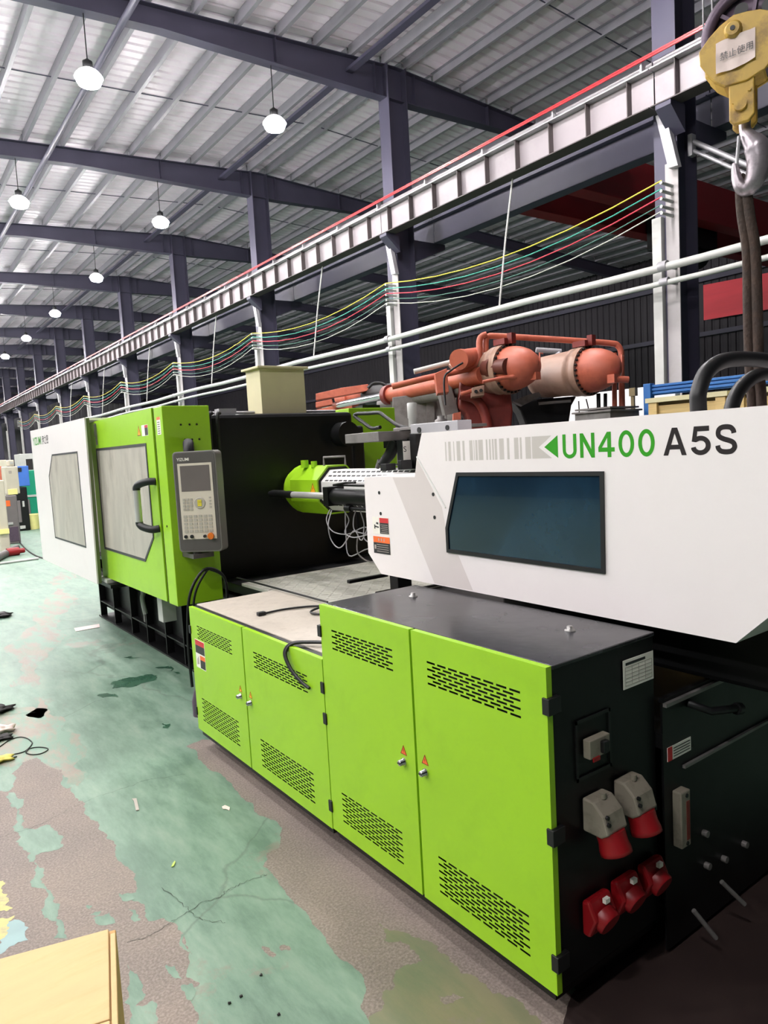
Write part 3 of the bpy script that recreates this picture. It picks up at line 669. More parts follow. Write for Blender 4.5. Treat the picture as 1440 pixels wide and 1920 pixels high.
build(B(1.957, 3.4, 1.268, 1.275, .02, .70), 'end_plate', 'black_paint', mbase)
build(B(1.957, 3.4, 1.268, 1.275, .75, .845), 'upper_end_plate', 'black_paint', mbase)
build(MB().prism([(2.06,1.266,.617),(3.3,1.266,.617),(3.3,1.266,.607),(2.06,1.266,.607)], (0,-.01,0)).box(1.96,3.4,1.255,1.268,.838,.85), 'end_lips', 'dull_steel', mbase)
hd = build(MB().tube([(2.10,1.265,.815),(2.12,1.20,.80),(2.26,1.19,.775)], [.014,.013,.013], 8).cyl((2.255,1.19,.775),(2.28,1.188,.77),.02,10), 'lever_handle', 'black_rubber', mbase)
lb = build(B(1.978, 2.112, 1.2662, 1.2678, .652, .698), 'instruction_label', 'sticker_white', mbase)
g = MB()
for k in range(4): g.box(2.012, 2.106, 1.2656, 1.2662, .660+.009*k, .6625+.009*k)
build(g, 'text_lines', 'sticker_black', lb); build(B(1.978, 2.004, 1.2656, 1.2662, .652, .698), 'red_end', 'sticker_red', lb)
cn = build(B(2.0, 2.052, 1.235, 1.268, .362, .55), 'connector_strip', 'socket_grey', mbase, .004, label='tall grey multi-pin connector')
build(B(2.028, 2.045, 1.2335, 1.236, .385, .515), 'pin_row', 'red_iron', cn); build(MB().cyl((2.03,1.232,.535),(2.03,1.236,.535),.007,8).cyl((2.03,1.232,.374),(2.03,1.236,.374),.007,8), 'screws', 'black_rubber', cn)
for x, z in ((2.18,.34),(2.19,.22),(2.30,.2),(2.44,.2)): build(MB().cyl((x,1.268,z),(x,1.25,z),.012,8), 'bolt', 'dull_steel', mbase)
for a, b in (((2.00,1.20,.175),(2.06,1.16,.075)), ((2.17,1.20,.20),(2.24,1.16,.11))): build(MB().cyl(a, b, .008, 8), 'grey_rod', 'dull_steel', mbase)

# step plate on the deck
sp = thing('step_plate', 'pale worn tread plate on the deck behind the low cabinet', 'plate', (2.5, 4.0, .80))
build(B(2.035, 3.35, 3.42, 4.55, .802, .822), 'plate', 'tread_plate', sp, .003)
tl = MB(); r_ = random.Random(2)
for i in range(26):
    for j in range(20):
        x = 2.06+.05*i; y = 3.45+.055*j
        if x < 3.33 and y < 4.53:
            s = .7 if (i+j) % 2 else -.7; dx, dy = .016, .016*s
            tl.prism([(x-dx,y-dy-.003,.822),(x+dx,y+dy-.003,.822),(x+dx,y+dy+.003,.822),(x-dx,y-dy+.003,.822)], (0,0,.002))
build(tl, 'tread_pattern', 'tread_plate', sp, kind='stuff')
build(MB().tube([(2.02,4.58,.86),(2.02,3.38,.86)], .006, 6).tube([(2.03,3.40,.825),(3.35,3.40,.825)], .008, 6), 'edge_trim', 'black_rubber', sp)
lk = build(MB().box(2.40, 2.50, 3.22, 3.30, .80, .98).box(2.36, 2.5, 3.34, 3.40, .80, .86).box(2.2, 2.48, 3.42, 3.45, .93, .95), 'slide_stop', 'black_paint', None, .004, label='black slide stop block under the white guard edge beside the tread plate', cat='bracket')

# white injection guard
gd = thing('injection_guard', 'long white injection guard with model lettering and a dark blue window', 'machine guard', (2.7, 1.9, 1.087))
GO = [(2.875,1.565),(2.475,1.568),(2.455,1.65),(2.412,1.757),(.80,1.757),(.80,1.32),(1.037,1.087),(2.775,1.095),(2.875,1.19)]
GW = [(2.192,1.580),(1.475,1.580),(1.480,1.244),(2.275,1.248),(2.275,1.348)]
def panel_with_hole(X, outer, hole, t):
    mb = MB(); bm = bmesh.new()
    ov = [bm.verts.new((X, a, b)) for a, b in outer]; hv = [bm.verts.new((X, a, b)) for a, b in hole]
    es = [bm.edges.new((ov[i], ov[(i+1) % len(ov)])) for i in range(len(ov))] + [bm.edges.new((hv[i], hv[(i+1) % len(hv)])) for i in range(len(hv))]
    bmesh.ops.triangle_fill(bm, use_beauty=True, use_dissolve=False, edges=es)
    bm.verts.index_update(); vs = [v.co.copy() for v in bm.verts]; fs = [tuple(v.index for v in f.verts) for f in bm.faces]; bm.free()
    mb.add(vs, fs); mb.add([v+Vector((t,0,0)) for v in vs], [f[::-1] for f in fs])
    for ring in (outer, hole):
        for i in range(len(ring)):
            a, b = ring[i], ring[(i+1) % len(ring)]
            mb.poly([(X,a[0],a[1]),(X,b[0],b[1]),(X+t,b[0],b[1]),(X+t,a[0],a[1])])
    return mb
fp = build(panel_with_hole(1.97, GO, GW, .012), 'front_panel', 'white_paint', gd)
sh = MB()
for i in range(len(GO)):
    a, b = GO[i], GO[(i+1) % len(GO)]
    if i in (6, 8, 7): continue
    sh.poly([(1.982,a[0],a[1]),(1.982,b[0],b[1]),(3.43,b[0],b[1]),(3.43,a[0],a[1])])
sh.poly([(3.43,a,b) for a, b in GO])
build(sh, 'casing', 'white_paint', gd)
def grow(poly, d):
    cy = sum(p[0] for p in poly)/len(poly); cz = sum(p[1] for p in poly)/len(poly); out = []
    n = len(poly)
    for i in range(n):
        p0, p1, p2 = Vector((*poly[i-1],0)), Vector((*poly[i],0)), Vector((*poly[(i+1) % n],0))
        e1 = (p1-p0).normalized(); e2 = (p2-p1).normalized(); n1 = Vector((-e1.y,e1.x,0)); n2 = Vector((-e2.y,e2.x,0))
        bsc = (n1+n2).normalized(); k = d/max(.3, bsc.dot(n1)); s = 1 if (p1-Vector((cy,cz,0))).dot(bsc) > 0 else -1
        out.append((p1.x+bsc.x*k*s, p1.y+bsc.y*k*s))
    return out
def window(parent, X, poly, pane_m, frame_m, fw=.012, proud=.006, name='window'):
    o = grow(poly, .004); i_ = grow(poly, -fw)
    f = build(panel_with_hole(X-proud, o, i_, .02), 'window_frame', frame_m, parent)
    build(MB().prism([(X-.001, a, b) for a, b in grow(poly, -fw*.5)], (.005,0,0)), 'pane', pane_m, f); return f
window(gd, 1.97, GW, 'tinted', 'black_rubber', .011)
# printed band, fold, bar pattern, lettering
X0 = 1.9697
build(MB().poly([(X0,2.640,1.563),(X0,2.476,1.563),(X0,2.455,1.648),(X0,2.30,1.435),(X0,2.283,1.348),(X0,2.283,1.25),(X0,2.212,1.24),(X0,2.13,1.097),(X0,2.375,1.097)]), 'grey_band', 'grey_band', gd, label='light grey printed band')
build(MB().tube([(1.968,2.452,1.655),(1.968,2.276,1.435)], .004, 6), 'fold', 'white_trim', gd)
bars = MB()
for a, b in ((592,597),(606,617),(628,632),(642,658),(668,677),(698,712),(717,720),(724,733),(737,757),(770,777),(784,791),(797,804),(808,818),(828,848),(862,872),(893,912),(918,926),(942,966)):
    ya = PX(580+a/2.323, 845, 1.97).y; yb = PX(580+b/2.323, 845, 1.97).y; bars.poly([(X0,ya,1.632),(X0,yb,1.632),(X0,yb,1.712),(X0,ya,1.712)])
bars.poly([(X0,1.782,1.632),(X0,1.69,1.632),(X0,1.75,1.672),(X0,1.69,1.712),(X0,1.782,1.712)])
build(bars, 'bar_pattern', 'barcode_grey', gd, label='pale grey bar pattern print')
build(MB().poly([(X0,1.724,1.672),(X0,1.662,1.632),(X0,1.662,1.712)]), 'green_arrow', 'sign_green', gd)
def arc(cx, cy, rx, ry, a0, a1, n=14): return [(cx+rx*math.cos(math.radians(a0+(a1-a0)*k/n)), cy+ry*math.sin(math.radians(a0+(a1-a0)*k/n))) for k in range(n+1)]
def ribbon(pts, wx, wy):
    pts = [Vector((a, b, 0)) for a, b in pts]; pts = smooth_path(pts, 6); L_ = []; R_ = []
    for i, p in enumerate(pts):
        t = (pts[min(i+1, len(pts)-1)]-pts[max(i-1, 0)]).normalized(); L_.append((p.x-t.y*wx, p.y+t.x*wy)); R_.append((p.x+t.y*wx, p.y-t.x*wy))
    return L_+R_[::-1]
w_ = .23
GLYPH = {'U': ([(0,1),(0,.36)]+arc(.5,.33,.5,.345,180,360)+[(1,.36),(1,1),(1-w_,1),(1-w_,.34)]+arc(.5,.32,.5-w_,.175,360,180)+[(w_,.34),(w_,1)], None),
 'N': ([(0,0),(w_,0),(w_,.66),(1-w_,0),(1,0),(1,1),(1-w_,1),(1-w_,.34),(w_,1),(0,1)], None),
 '4': ([(.56,0),(.79,0),(.79,.215),(1,.215),(1,.385),(.79,.385),(.79,1),(.55,1),(0,.40),(0,.215),(.56,.215)], [(.56,.385),(.22,.385),(.56,.76)]),
 '0': (arc(.5,.5,.5,.515,0,351,39), arc(.5,.5,.27,.355,0,351,39)),
 'A': ([(0,0),(.21,0),(.285,.215),(.715,.215),(.79,0),(1,0),(.615,1),(.385,1)], [(.345,.385),(.655,.385),(.5,.80)]),
 '5': ([(.15,1),(.93,1),(.93,.82),(.33,.82),(.295,.635)]+arc(.48,.325,.52,.34,110,-158,24)+[(.0,.255),(.24,.285)]+arc(.48,.325,.265,.17,-150,100,20)+[(.25,.44),(.03,.47)], None),
 'S': (ribbon([(.10,.30),(.13,.20),(.26,.105),(.5,.075),(.74,.10),(.875,.20),(.885,.29),(.82,.385),(.66,.45),(.38,.52),(.19,.60),(.125,.70),(.16,.83),(.29,.905),(.5,.925),(.71,.895),(.83,.80),(.86,.70)], .115, .088), None)}
def glyph_word(word, m, y, z, h, adv):
    for ch, wd in adv:
        o, hole = GLYPH[ch]; mp_ = lambda l: [(y-a*wd, z+b*h) for a, b in l]
        bm = bmesh.new(); es = []
        for ring in (mp_(o), mp_(hole) if hole else None):
            if ring is None: continue
            vv = [bm.verts.new((1.9695, a, b)) for a, b in ring]; es += [bm.edges.new((vv[i], vv[(i+1) % len(vv)])) for i in range(len(vv))]
        bmesh.ops.triangle_fill(bm, use_beauty=True, edges=es); bm.verts.index_update()
        build(MB().add([v.co.copy() for v in bm.verts], [tuple(v.index for v in f.verts) for f in bm.faces]), 'letter', m, gd); bm.free()
        y -= wd+.0145
glyph_word('UN400', 'sign_green', 1.641, 1.630, .083, (('U',.060),('N',.060),('4',.064),('0',.058),('0',.058)))
glyph_word('A5S', 'sign_black', 1.254, 1.630, .083, (('A',.076),('5',.060),('S',.062)))
for y, z in ((2.754,1.49),(2.751,1.39),(2.354,1.49),(2.352,1.39)): build(MB().cyl((1.9702,y,z),(1.9685,y,z),.0085,12), 'bolt_hole', 'black_rubber', gd)
for y, z in ((1.36,1.06),): pass
safety_sticker(gd, 1.97, 2.822, 2.689, 1.290, 1.372, 'red'); safety_sticker(gd, 1.97, 2.823, 2.689, 1.195, 1.278, 'orange')
# things carried inside the guard
iu = thing('injection_carriage', 'dark injection carriage block hidden inside the white guard', 'machine part', (2.7, 1.8, .9))
build(MB().box(2.2, 3.2, .95, 2.2, .87, 1.30), 'block', 'black_paint', iu, .02); build(MB().cyl((2.7,1.0,1.42),(2.7,2.2,1.42),.2,20), 'motor', 'black_paint', iu)

# barrel with green nozzle cover and perforated jacket
ba_ = thing('injection_barrel', 'injection barrel with lime octagonal nozzle cover and white slotted jacket', 'machine part', (2.7, 3.6, 1.25))
def octo(y, r, cx=2.7, cz=1.428, k=.45): 
    h = r*k; return [(cx-r,y,cz-h),(cx-h,y,cz-r),(cx+h,y,cz-r),(cx+r,y,cz-h),(cx+r,y,cz+h),(cx+h,y,cz+r),(cx-h,y,cz+r),(cx-r,y,cz+h)]
def octa(y0, y1, r, r1=None):
    a = octo(y0, r); b = octo(y1, r1 or r); mb = MB(); mb.add(a+b, [(i, (i+1) % 8, 8+(i+1) % 8, 8+i) for i in range(8)]+[tuple(range(8)), tuple(range(15,7,-1))]); return mb
nc = build(octa(4.27, 4.66, .172), 'nozzle_cover', 'lime', ba_, label='lime green octagonal cover')
build(MB().lathe((2.7,4.66,1.428), (0,1,0), [(0,.17),(.06,.185),(.13,.16),(.2,.10)], 24), 'cover_dome', 'lime', nc)
build(MB().prism(octo(4.268, .160), (0,-.002,0)), 'cover_mouth', 'dark_gap', nc)
build(MB().cyl((2.60,4.55,1.59),(2.60,4.55,1.645),.028,12).cyl((2.62,4.45,1.59),(2.62,4.45,1.635),.022,12), 'cover_knobs', 'lime', nc)
triangle_sticker(nc, 2.5275, 4.33, 1.415, .075, False)
jk = build(octa(2.6, 4.27, .142), 'slotted_jacket', 'cover_white', ba_, label='white slotted barrel jacket')
sl = MB()
for zz, xx, nrm in ((1.50,None,'t'),(1.53,None,'t'),(1.555,None,'t'),(1.375,None,'s'),(1.352,None,'s'),(1.33,None,'s')):
    for k in range(28):
        y = 4.22-.058*k - (.02 if int(zz*1000) % 2 else 0)
        if nrm == 't':
            t = (zz-1.492)/.078; x = 2.558+.078*t; sl.prism([(x-.0045,y,zz-.0045),(x-.0045,y-.042,zz-.0045),(x+.0045,y-.042,zz+.0045),(x+.0045,y,zz+.0045)], (-.0008,0,.0008))
        else:
            x = 2.558+max(0,1.364-zz); e = .0045 if zz < 1.364 else 0; sl.prism([(x+e,y,zz-.0045),(x+e,y-.042,zz-.0045),(x-e,y-.042,zz+.0045),(x-e,y,zz+.0045)], (-.0008,0,-.0008))
build(sl, 'jacket_slots', 'black_rubber', jk, kind='stuff')
pc = build(MB().cyl((2.46,2.7,1.405),(2.46,3.93,1.405),.052,20).box(2.40,2.53,3.93,3.99,1.345,1.47), 'pull_cylinder', 'black_paint', ba_, .003)
build(MB().cyl((2.46,3.98,1.405),(2.46,4.60,1.405),.023,16), 'piston_rod', 'bright_steel', pc); build(MB().lathe((2.46,4.5,1.405),(0,1,0),[(0,.025),(.05,.028),(.1,.025),(.15,.03),(.30,.03),(.36,.02)],14), 'rod_sleeve', 'black_rubber', pc)
build(MB().cyl((2.44,2.7,1.335),(2.44,3.75,1.335),.012,10).cyl((2.44,3.72,1.335),(2.44,3.78,1.335),.022,12).cyl((2.44,2.7,1.478),(2.44,3.9,1.482),.008,8).tube([(2.45,3.93,1.48),(2.4,3.7,1.50),(2.4,3.6,1.502)],.008,6), 'side_rods', 'black_paint', pc)
build(MB().tube([(2.60,4.28,1.60),(2.60,4.28,1.66),(2.70,4.16,1.66),(2.70,4.16,1.60)], .008, 6), 'lift_handle', 'dull_steel', ba_)
build(MB().tube([(2.66,3.62,1.568),(2.66,3.62,1.595),(2.66,3.48,1.595),(2.66,3.48,1.568)], .006, 6), 'lift_handle', 'chrome', ba_)
wr = random.Random(7)
for k in range(22):
    y = 4.18-.07*k; x = 2.58+wr.uniform(-.05,.06); d = wr.uniform(.10,.30); s = wr.uniform(.5, 1.2)
    pts = [(x,y,1.30),(x+wr.uniform(-.06,.03),y-.03,1.30-d*.5),(x-.05,y-.10*s,1.29-d),(x-.03+wr.uniform(-.04,.04),y-.26*s,1.26-d*wr.uniform(.7,1.15)),(x+.02,y-.42*s,1.24-d*wr.uniform(.3,.8)),(x+.03,max(2.6,y-.55*s),1.18-d*wr.uniform(.2,.9)),(x+.04,max(2.5,y-.75*s),1.27)]
    build(MB().tube(smooth_path(pts, 5), .0042, 5), 'heater_cable', 'galv', ba_)
build(MB().tube(smooth_path([(2.6,3.9,1.15),(2.56,3.86,1.03),(2.56,3.72,.98),(2.58,3.58,1.02),(2.6,3.5,1.14)], 6), .0055, 5), 'heater_cable', 'dull_steel', ba_)

# fixed platen and clamp unit behind the gate
pt = thing('fixed_platen', 'big black fixed platen face behind the control panel', 'machine part', (2.7, 5.1, .70))
build(B(2.02, 3.30, 4.93, 5.33, .722, 2.015), 'platen', 'black_paint', pt, .03)
for z in (1.83, .95): build(MB().cyl((3.17,4.80,z),(3.17,4.93,z),.10,22), 'tie_bar_nut', 'black_paint', pt, .01)
build(MB().box(3.30, 3.42, 4.95, 5.3, .80, 1.90), 'side_rib', 'black_paint', pt, .02)
for x in (2.06, 2.12): build(MB().tube(smooth_path([(x,4.90,2.02),(x-.03,4.87,2.0),(x-.03,4.88,1.8),(x-.02,4.9,1.5)]), .014, 8), 'hose', 'black_rubber', pt)
build(MB().cyl((2.0,5.2,2.04),(3.3,5.2,2.04),.012,8).box(2.16,2.30,5.0,5.08,2.015,2.06), 'top_pipe', 'galv', pt)
cu_ = thing('clamping_unit', 'black clamping unit inside the green gate and white cover', 'machine part', (2.7, 7, .72))
build(MB().box(2.05, 3.35, 6.0, 6.35, .72, 1.9).box(2.1, 3.3, 7.6, 8.1, .72, 1.85), 'platens', 'dull_steel', cu_, .02)
for x in (2.22, 3.17):
    for z in (.95, 1.7): build(MB().cyl((x,5.33,z),(x,8.0,z),.06,16), 'tie_bar', 'chrome', cu_)
# beige box on the platen
kb = thing('lubricator_box', 'beige sheet-metal box standing on top of the black platen', 'box', (2.74, 5.1, 2.015))
build(B(2.545, 2.94, 5.06, 5.31, 2.015, 2.372), 'box', 'khaki', kb, .003); build(B(2.515, 2.965, 5.03, 5.33, 2.37, 2.388), 'lid', 'khaki', kb, .003)

# green sliding gate on the aisle side
gt = thing('sliding_gate', 'lime green sliding safety gate with frosted window and black handle', 'machine gate', (1.75, 5.5, .72))
DO = [(6.47,2.060),(4.829,2.057),(4.829,.727),(6.47,.722)]
DW = [(6.312,1.828),(4.992,1.824),(4.996,1.16),(5.231,.972),(6.325,.976)]
gdp = build(panel_with_hole(1.60, DO, DW, .03), 'door_panel', 'lime', gt)
window(gdp, 1.60, DW, 'frosted', 'frame_dark', .016, .004)
post = build(B(1.60, 1.925, 4.62, 4.785, .722, 2.055), 'front_post', 'lime', gt, .004)
build(MB().box(1.63, 1.92, 4.785, 6.45, 2.02, 2.05).box(1.635, 1.92, 4.785, 6.4, .722, .74), 'top_channel', 'lime', gt)
build(B(1.612, 1.63, 4.785, 4.829, .73, 2.05), 'gap', 'dark_gap', gt)
dots = MB()
for x, z in ((1.78,1.93),(1.83,1.93),(1.79,1.83),(1.84,1.83),(1.72,1.93),(1.74,1.83)): dots.cyl((x,4.621,z),(x,4.617,z),.007,8)
build(dots, 'rivets', 'dark_gap', post)
build(MB().tube(smooth_path([(1.600,4.862,1.56),(1.555,4.885,1.562),(1.515,4.95,1.545),(1.506,4.983,1.525),(1.505,4.985,1.505)],5), .026, 10), 'handle_bracket', 'black_rubber', gt)
hn = build(MB().tube(smooth_path([(1.600,4.862,1.235),(1.555,4.885,1.232),(1.515,4.95,1.25),(1.506,4.983,1.268),(1.505,4.985,1.285)],5), .026, 10), 'handle_bracket', 'black_rubber', gt)
build(MB().cyl((1.505,4.985,1.285),(1.505,4.985,1.505),.024,14), 'grip', 'bright_steel', hn, label='chrome grip bar')
safety_sticker(gdp, 1.60, 5.062, 4.925, 1.878, 1.954, 'gate'); triangle_sticker(gdp, 1.5998, 5.125, 1.885, .075, False)
safety_sticker(post, 1.60, 4.735, 4.662, 1.872, 1.988, 'strip')
build(MB().cyl((1.6,4.70,1.26),(1.597,4.70,1.26),.008,8), 'screw', 'dark_gap', post)
tk = build(MB().box(1.75, 1.86, 5.41, 5.52, .45, .722), 'cable_duct', 'pipe_white', gt, .004, label='white cable duct hanging under the gate')
# white cover beyond
wc = thing('clamp_cover', 'white clamp-side cover with frosted window beyond the green gate', 'machine guard', (1.6, 7.4, .687))
WO = [(8.575,2.100),(6.205,2.087),(6.28,.687),(8.575,.687)]; WW = [(7.57,1.817),(6.545,1.817),(6.548,.980),(7.795,.981),(7.81,1.606)]
wpn = build(panel_with_hole(1.50, WO, WW, .012), 'front_panel', 'white_paint', wc)
window(wpn, 1.50, WW, 'frosted', 'frame_dark', .012, .003)
build(MB().prism([(1.512,6.205,2.085),(1.512,6.28,.690),(1.538,6.28,.690),(1.538,6.205,2.085)], (0,.02,0)), 'edge_strip', 'shaded_edge', wc, label='edge strip coloured for shade and green reflection')  # olive tone stands in for shade and the green gate's reflection on this edge
build(MB().box(1.512, 3.4, 8.54, 8.57, .69, 2.09).box(1.512, 1.9, 6.3, 8.57, 2.07, 2.09), 'casing', 'white_paint', wc)
for y in (7.5, 6.5): build(MB().cyl((1.55,y,.70),(1.55,y,.665),.02,8), 'roller', 'dull_steel', wc)
build(MB().box(1.56, 1.7, 6.10, 6.9, .66, .69), 'guide_rail', 'black_paint', wc); build(B(1.565, 1.66, 6.22, 6.5, .69, .72), 'guide_shoe', 'pipe_white', wc)
build(MB().box(1.585, 1.615, 6.245, 6.275, 1.93, 2.03).cyl((1.60,6.26,1.86),(1.60,6.26,2.04),.012,8), 'door_roller', 'dull_steel', wc)
lettering('YIZUMI', 'sign_green', wc, (1.50,8.47,1.936), (0,-1,0), (0,0,1), .44, .083, .015)
lettering('伊之密', 'sign_black', wc, (1.50,7.99,1.932), (0,-1,0), (0,0,1), .31, .09, .006)
# far-side gate end
rg = thing('rear_gate', 'dark green far-side gate post seen past the platen', 'machine gate', (3.75, 5.4, .72))
build(B(3.51, 4.02, 5.30, 6.9, .80, 2.07), 'gate_box', 'lime', rg, .004)
build(B(3.80, 4.0, 5.5, 5.62, 2.07, 2.11), 'black_cap', 'black_paint', rg)
for y in (5.5, 6.6): build(B(3.6, 3.9, y, y+.1, 0, .80), 'support_leg', 'black_paint', rg)
build(MB().cyl((3.62,5.298,1.56),(3.62,5.290,1.56),.018,12), 'screw_cap', 'sticker_white', rg)

# control panel, turned toward the aisle
TH = math.radians(46)
u_ = Vector((math.cos(TH), -math.sin(TH), 0)); n_ = Vector((-math.sin(TH), -math.cos(TH), 0))
HC = PY(362, 847, 4.40); 
cpn = thing('operator_console', 'grey operator panel with screen and keypad by the gate post', 'console', (1.72, 4.42, 1.1))
T = frame((1.706, 4.40, 1.098), u_, n_, (0,0,1))     # local: a across, b out, c up
W2, HH = .148, .652
def rr_prism(mb, w2, c0, c1, r, b0, b1):
    pts = []
    for cx, cz, a0 in ((w2-r, c0+r, -90), (w2-r, c1-r, 0), (-w2+r, c1-r, 90), (-w2+r, c0+r, 180)):
        for k in range(5): a = math.radians(a0+22.5*k); pts.append((cx+r*math.cos(a), b0, cz+r*math.sin(a)))
    n = len(pts); q = [(p[0], b1, p[2]) for p in pts]
    return mb.add(pts+q, [tuple(range(n)), tuple(range(2*n-1, n-1, -1))]+[(i, (i+1) % n, n+(i+1) % n, n+i) for i in range(n)])
hb = build(rr_prism(MB(T), W2, 0, HH, .025, -.10, 0), 'housing', 'hmi_rim', cpn, .004)
build(rr_prism(MB(T), W2-.010, .010, HH-.010, .02, 0, .003), 'front_plate', 'hmi_grey', hb)
build(MB(T).box(-.115, .118, .003, .0055, .085, .575), 'keypad', 'hmi_keys', hb)
build(MB(T).box(-.098, .102, .0055, .0068, .395, .560), 'screen', 'hmi_screen', hb)
kk = MB(T)
for r in range(4):
    for c in range(3): kk.box(-.095+.024*c, -.078+.024*c, .0055, .0085, .335-.021*r, .350-.021*r)
for r in range(5):
    for c in range(6): kk.box(-.098+.034*c, -.074+.034*c, .0055, .0085, .225-.024*r, .241-.024*r)
for r in range(4): kk.box(.085, .098, .0055, .008, .345-.02*r, .355-.02*r)
build(kk, 'keys', 'key_grey', hb, kind='stuff')
build(MB(T).lathe((.02,.0055,.318), (0,1,0), [(0,.038),(.003,.038),(.004,.034)], 20), 'dial_pad', 'key_grey', hb)
build(MB(T).box(.006, .034, .009, .012, .298, .312).box(.006, .034, .009, .012, .324, .338).box(.006, .034, .009, .012, .313, .322), 'yellow_keys', 'key_yellow', hb)
build(MB(T).lathe((-.092,.0055,.103), (0,1,0), [(0,.011),(.01,.011)], 12).lathe((-.05,.0055,.103), (0,1,0), [(0,.012),(.01,.012)], 12).lathe((.04,.0055,.103), (0,1,0), [(0,.010),(.014,.010)], 12), 'push_buttons', 'black_rubber', hb)
build(MB(T).lathe((.085,.0055,.104), (0,1,0), [(0,.012),(.012,.012),(.013,.022),(.024,.021)], 16), 'stop_knob', 'orange_knob', hb, label='orange stop knob')
lettering('YIZUMI', 'sticker_white', hb, T @ Vector((-.118,.0032,.592)), u_, (0,0,1), .085, .019, .012)
build(MB().tube([(1.70,4.46,1.75),(1.70,4.46,1.80),(1.76,4.62,1.80)], .035, 12), 'swivel_arm', 'black_rubber', cpn)
build(MB().box(1.66, 1.80, 4.42, 4.62, 1.055, 1.085).cyl((1.70,4.46,1.06),(1.70,4.46,1.10),.025,10), 'lower_bracket', 'hmi_grey', cpn)
# cables hanging from the gate post to the floor side
for k, (dx, r) in enumerate(((0, .010), (.035, .008))):
    build(MB().tube(smooth_path([(1.61+dx,4.50,.20),(1.60+dx,4.48,.50),(1.62+dx,4.45,.80),(1.70+dx,4.43,.955),(1.78,4.42,.975-.01*k),(1.86,4.42,.90),(1.88,4.44,.75),(1.93,4.5,.66)], 8), r, 8), 'hanging_cable', 'black_rubber', label=('thicker' if k == 0 else 'thinner')+' black cable looping down in front of the green gate post', cat='cable')
build(MB().lathe((1.66,4.49,0), (0,0,1), [(0,.06),(.10,.06),(.16,.045),(.2,.02)], 14), 'cable_coupling', 'sheave', label='dark rounded coupling on the floor at the cable foot beside the base', cat='fitting')

# cables lying on the low cabinet
tz = .846
pc1 = thing('loose_cable', 'black cable with a plug lying on the tan cabinet top', 'cable', (1.75, 3.4, tz))
build(MB().tube(smooth_path([(1.655,3.435,tz+.008),(1.76,3.44,tz+.008),(1.88,3.40,tz+.009),(1.955,3.34,tz+.009),(1.99,3.25,tz+.009),(1.95,3.16,tz+.009),(1.85,3.17,tz+.009),(1.84,3.26,tz+.010),(1.93,3.27,tz+.02),(1.97,3.17,tz+.012),(1.97,2.9,tz+.008)], 6), .006, 6), 'cord', 'black_rubber', pc1)
build(MB().box(1.615, 1.66, 3.42, 3.45, tz, tz+.02), 'plug', 'black_rubber', pc1, .004)
pc2 = thing('draped_cables', 'pair of black cables draped over the low cabinet door edge', 'cable', (1.5, 2.7, .7))
for d in (0, .014): build(MB().tube(smooth_path([(1.66,2.515,tz+.012),(1.60,2.58+d,tz+.02),(1.52,2.70+d,tz+.018),(1.462,2.77+d,tz+.01),(1.432,2.785+d,tz-.03),(1.43,2.74+d,tz-.09),(1.434,2.66+d,tz-.13),(1.437,2.60+d,tz-.145)], 6), .007, 6), 'cord', 'black_rubber', pc2)
pc3 = thing('orange_plug', 'small orange and black coiled plug by the tall cabinet corner', 'plug', (1.66, 2.6, tz))
build(MB().lathe((1.70,2.60,tz+.045), (.4,-1,.1), [(0,.018),(.02,.028),(.05,.028),(.06,.02)], 12), 'plug_body', 'orange', pc3)
build(MB().tube(smooth_path([(1.70,2.62,tz+.03),(1.66,2.68,tz+.045),(1.63,2.70,tz+.02),(1.64,2.64,tz+.008),(1.70,2.56,tz+.008)], 6), .008, 6), 'plug_cord', 'black_rubber', pc3)

# hopper slide on top of the barrel end
HY0, HZ = PX(769,796,2.5).yz; HY1 = PX(858,792,2.5).y
hp = thing('hopper_slide', 'grey hopper slide plate with bent rod handle above the barrel', 'machine part', (2.7, 3.2, 1.6))
build(MB().box(2.45, 3.05, 3.40, 3.76, 1.742, 1.799), 'base_plate', 'dull_steel', hp, .003)
build(B(2.50, 2.60, HY1, HY0, 1.77, HZ), 'throat_block', 'galv', hp, .004)
build(MB().cyl((2.50,HY0-.08,HZ-.035),(2.495,HY0-.08,HZ-.035),.016,12).cyl((2.50,HY1+.08,HZ-.035),(2.495,HY1+.08,HZ-.035),.014,12), 'bolt_heads', 'black_rubber', hp)
build(MB().box(2.62, 3.10, HY0+.001, 3.48, 1.80, 1.818), 'rear_block', 'dull_steel', hp, .003)
build(MB().tube(smooth_path([PX(x, y, 2.66) for x, y in ((713,801),(697,803),(682,793),(666,781),(669,776),(690,775),(711,774),(719,779),(733,789),(747,798),(766,803))], 5), .012, 8), 'bent_rod', 'black_rubber', hp)
build(MB().lathe((2.70,3.385,1.818), (0,0,1), [(0,.026),(.05,.026),(.055,.03),(.14,.03),(.145,.026)], 14), 'grease_cup', 'pipe_white', hp); build(MB().lathe((2.55,2.95,HZ-.001),(0,0,1),[(0,.035),(.012,.035),(.02,.02),(.035,.02)],14), 'cap_nut', 'dull_steel', hp)
build(MB().tube([(2.62,3.46,1.74),(2.60,3.50,1.66),(2.58,3.56,1.60)], [.04,.035,.03], 12).box(2.60,2.66,3.44,3.56,1.70,1.742), 'nozzle_sensor', 'black_rubber', hp)
build(MB().cyl((2.575,3.575,1.63),(2.57,3.60,1.58),.014,8), 'sensor_tip', 'dull_steel', hp)
build(MB().box(2.66, 2.72, 3.34, 3.42, 1.57, 1.75).box(2.60, 2.66, 3.24, 3.30, 1.57, 1.78), 'column_foot', 'black_paint', hp, .004)
sc_ = build(B(2.548, 2.617, 3.298, 3.2995, 1.62, 1.735), 'label_card', 'sticker_white', hp, label='white card printed with the letter S')
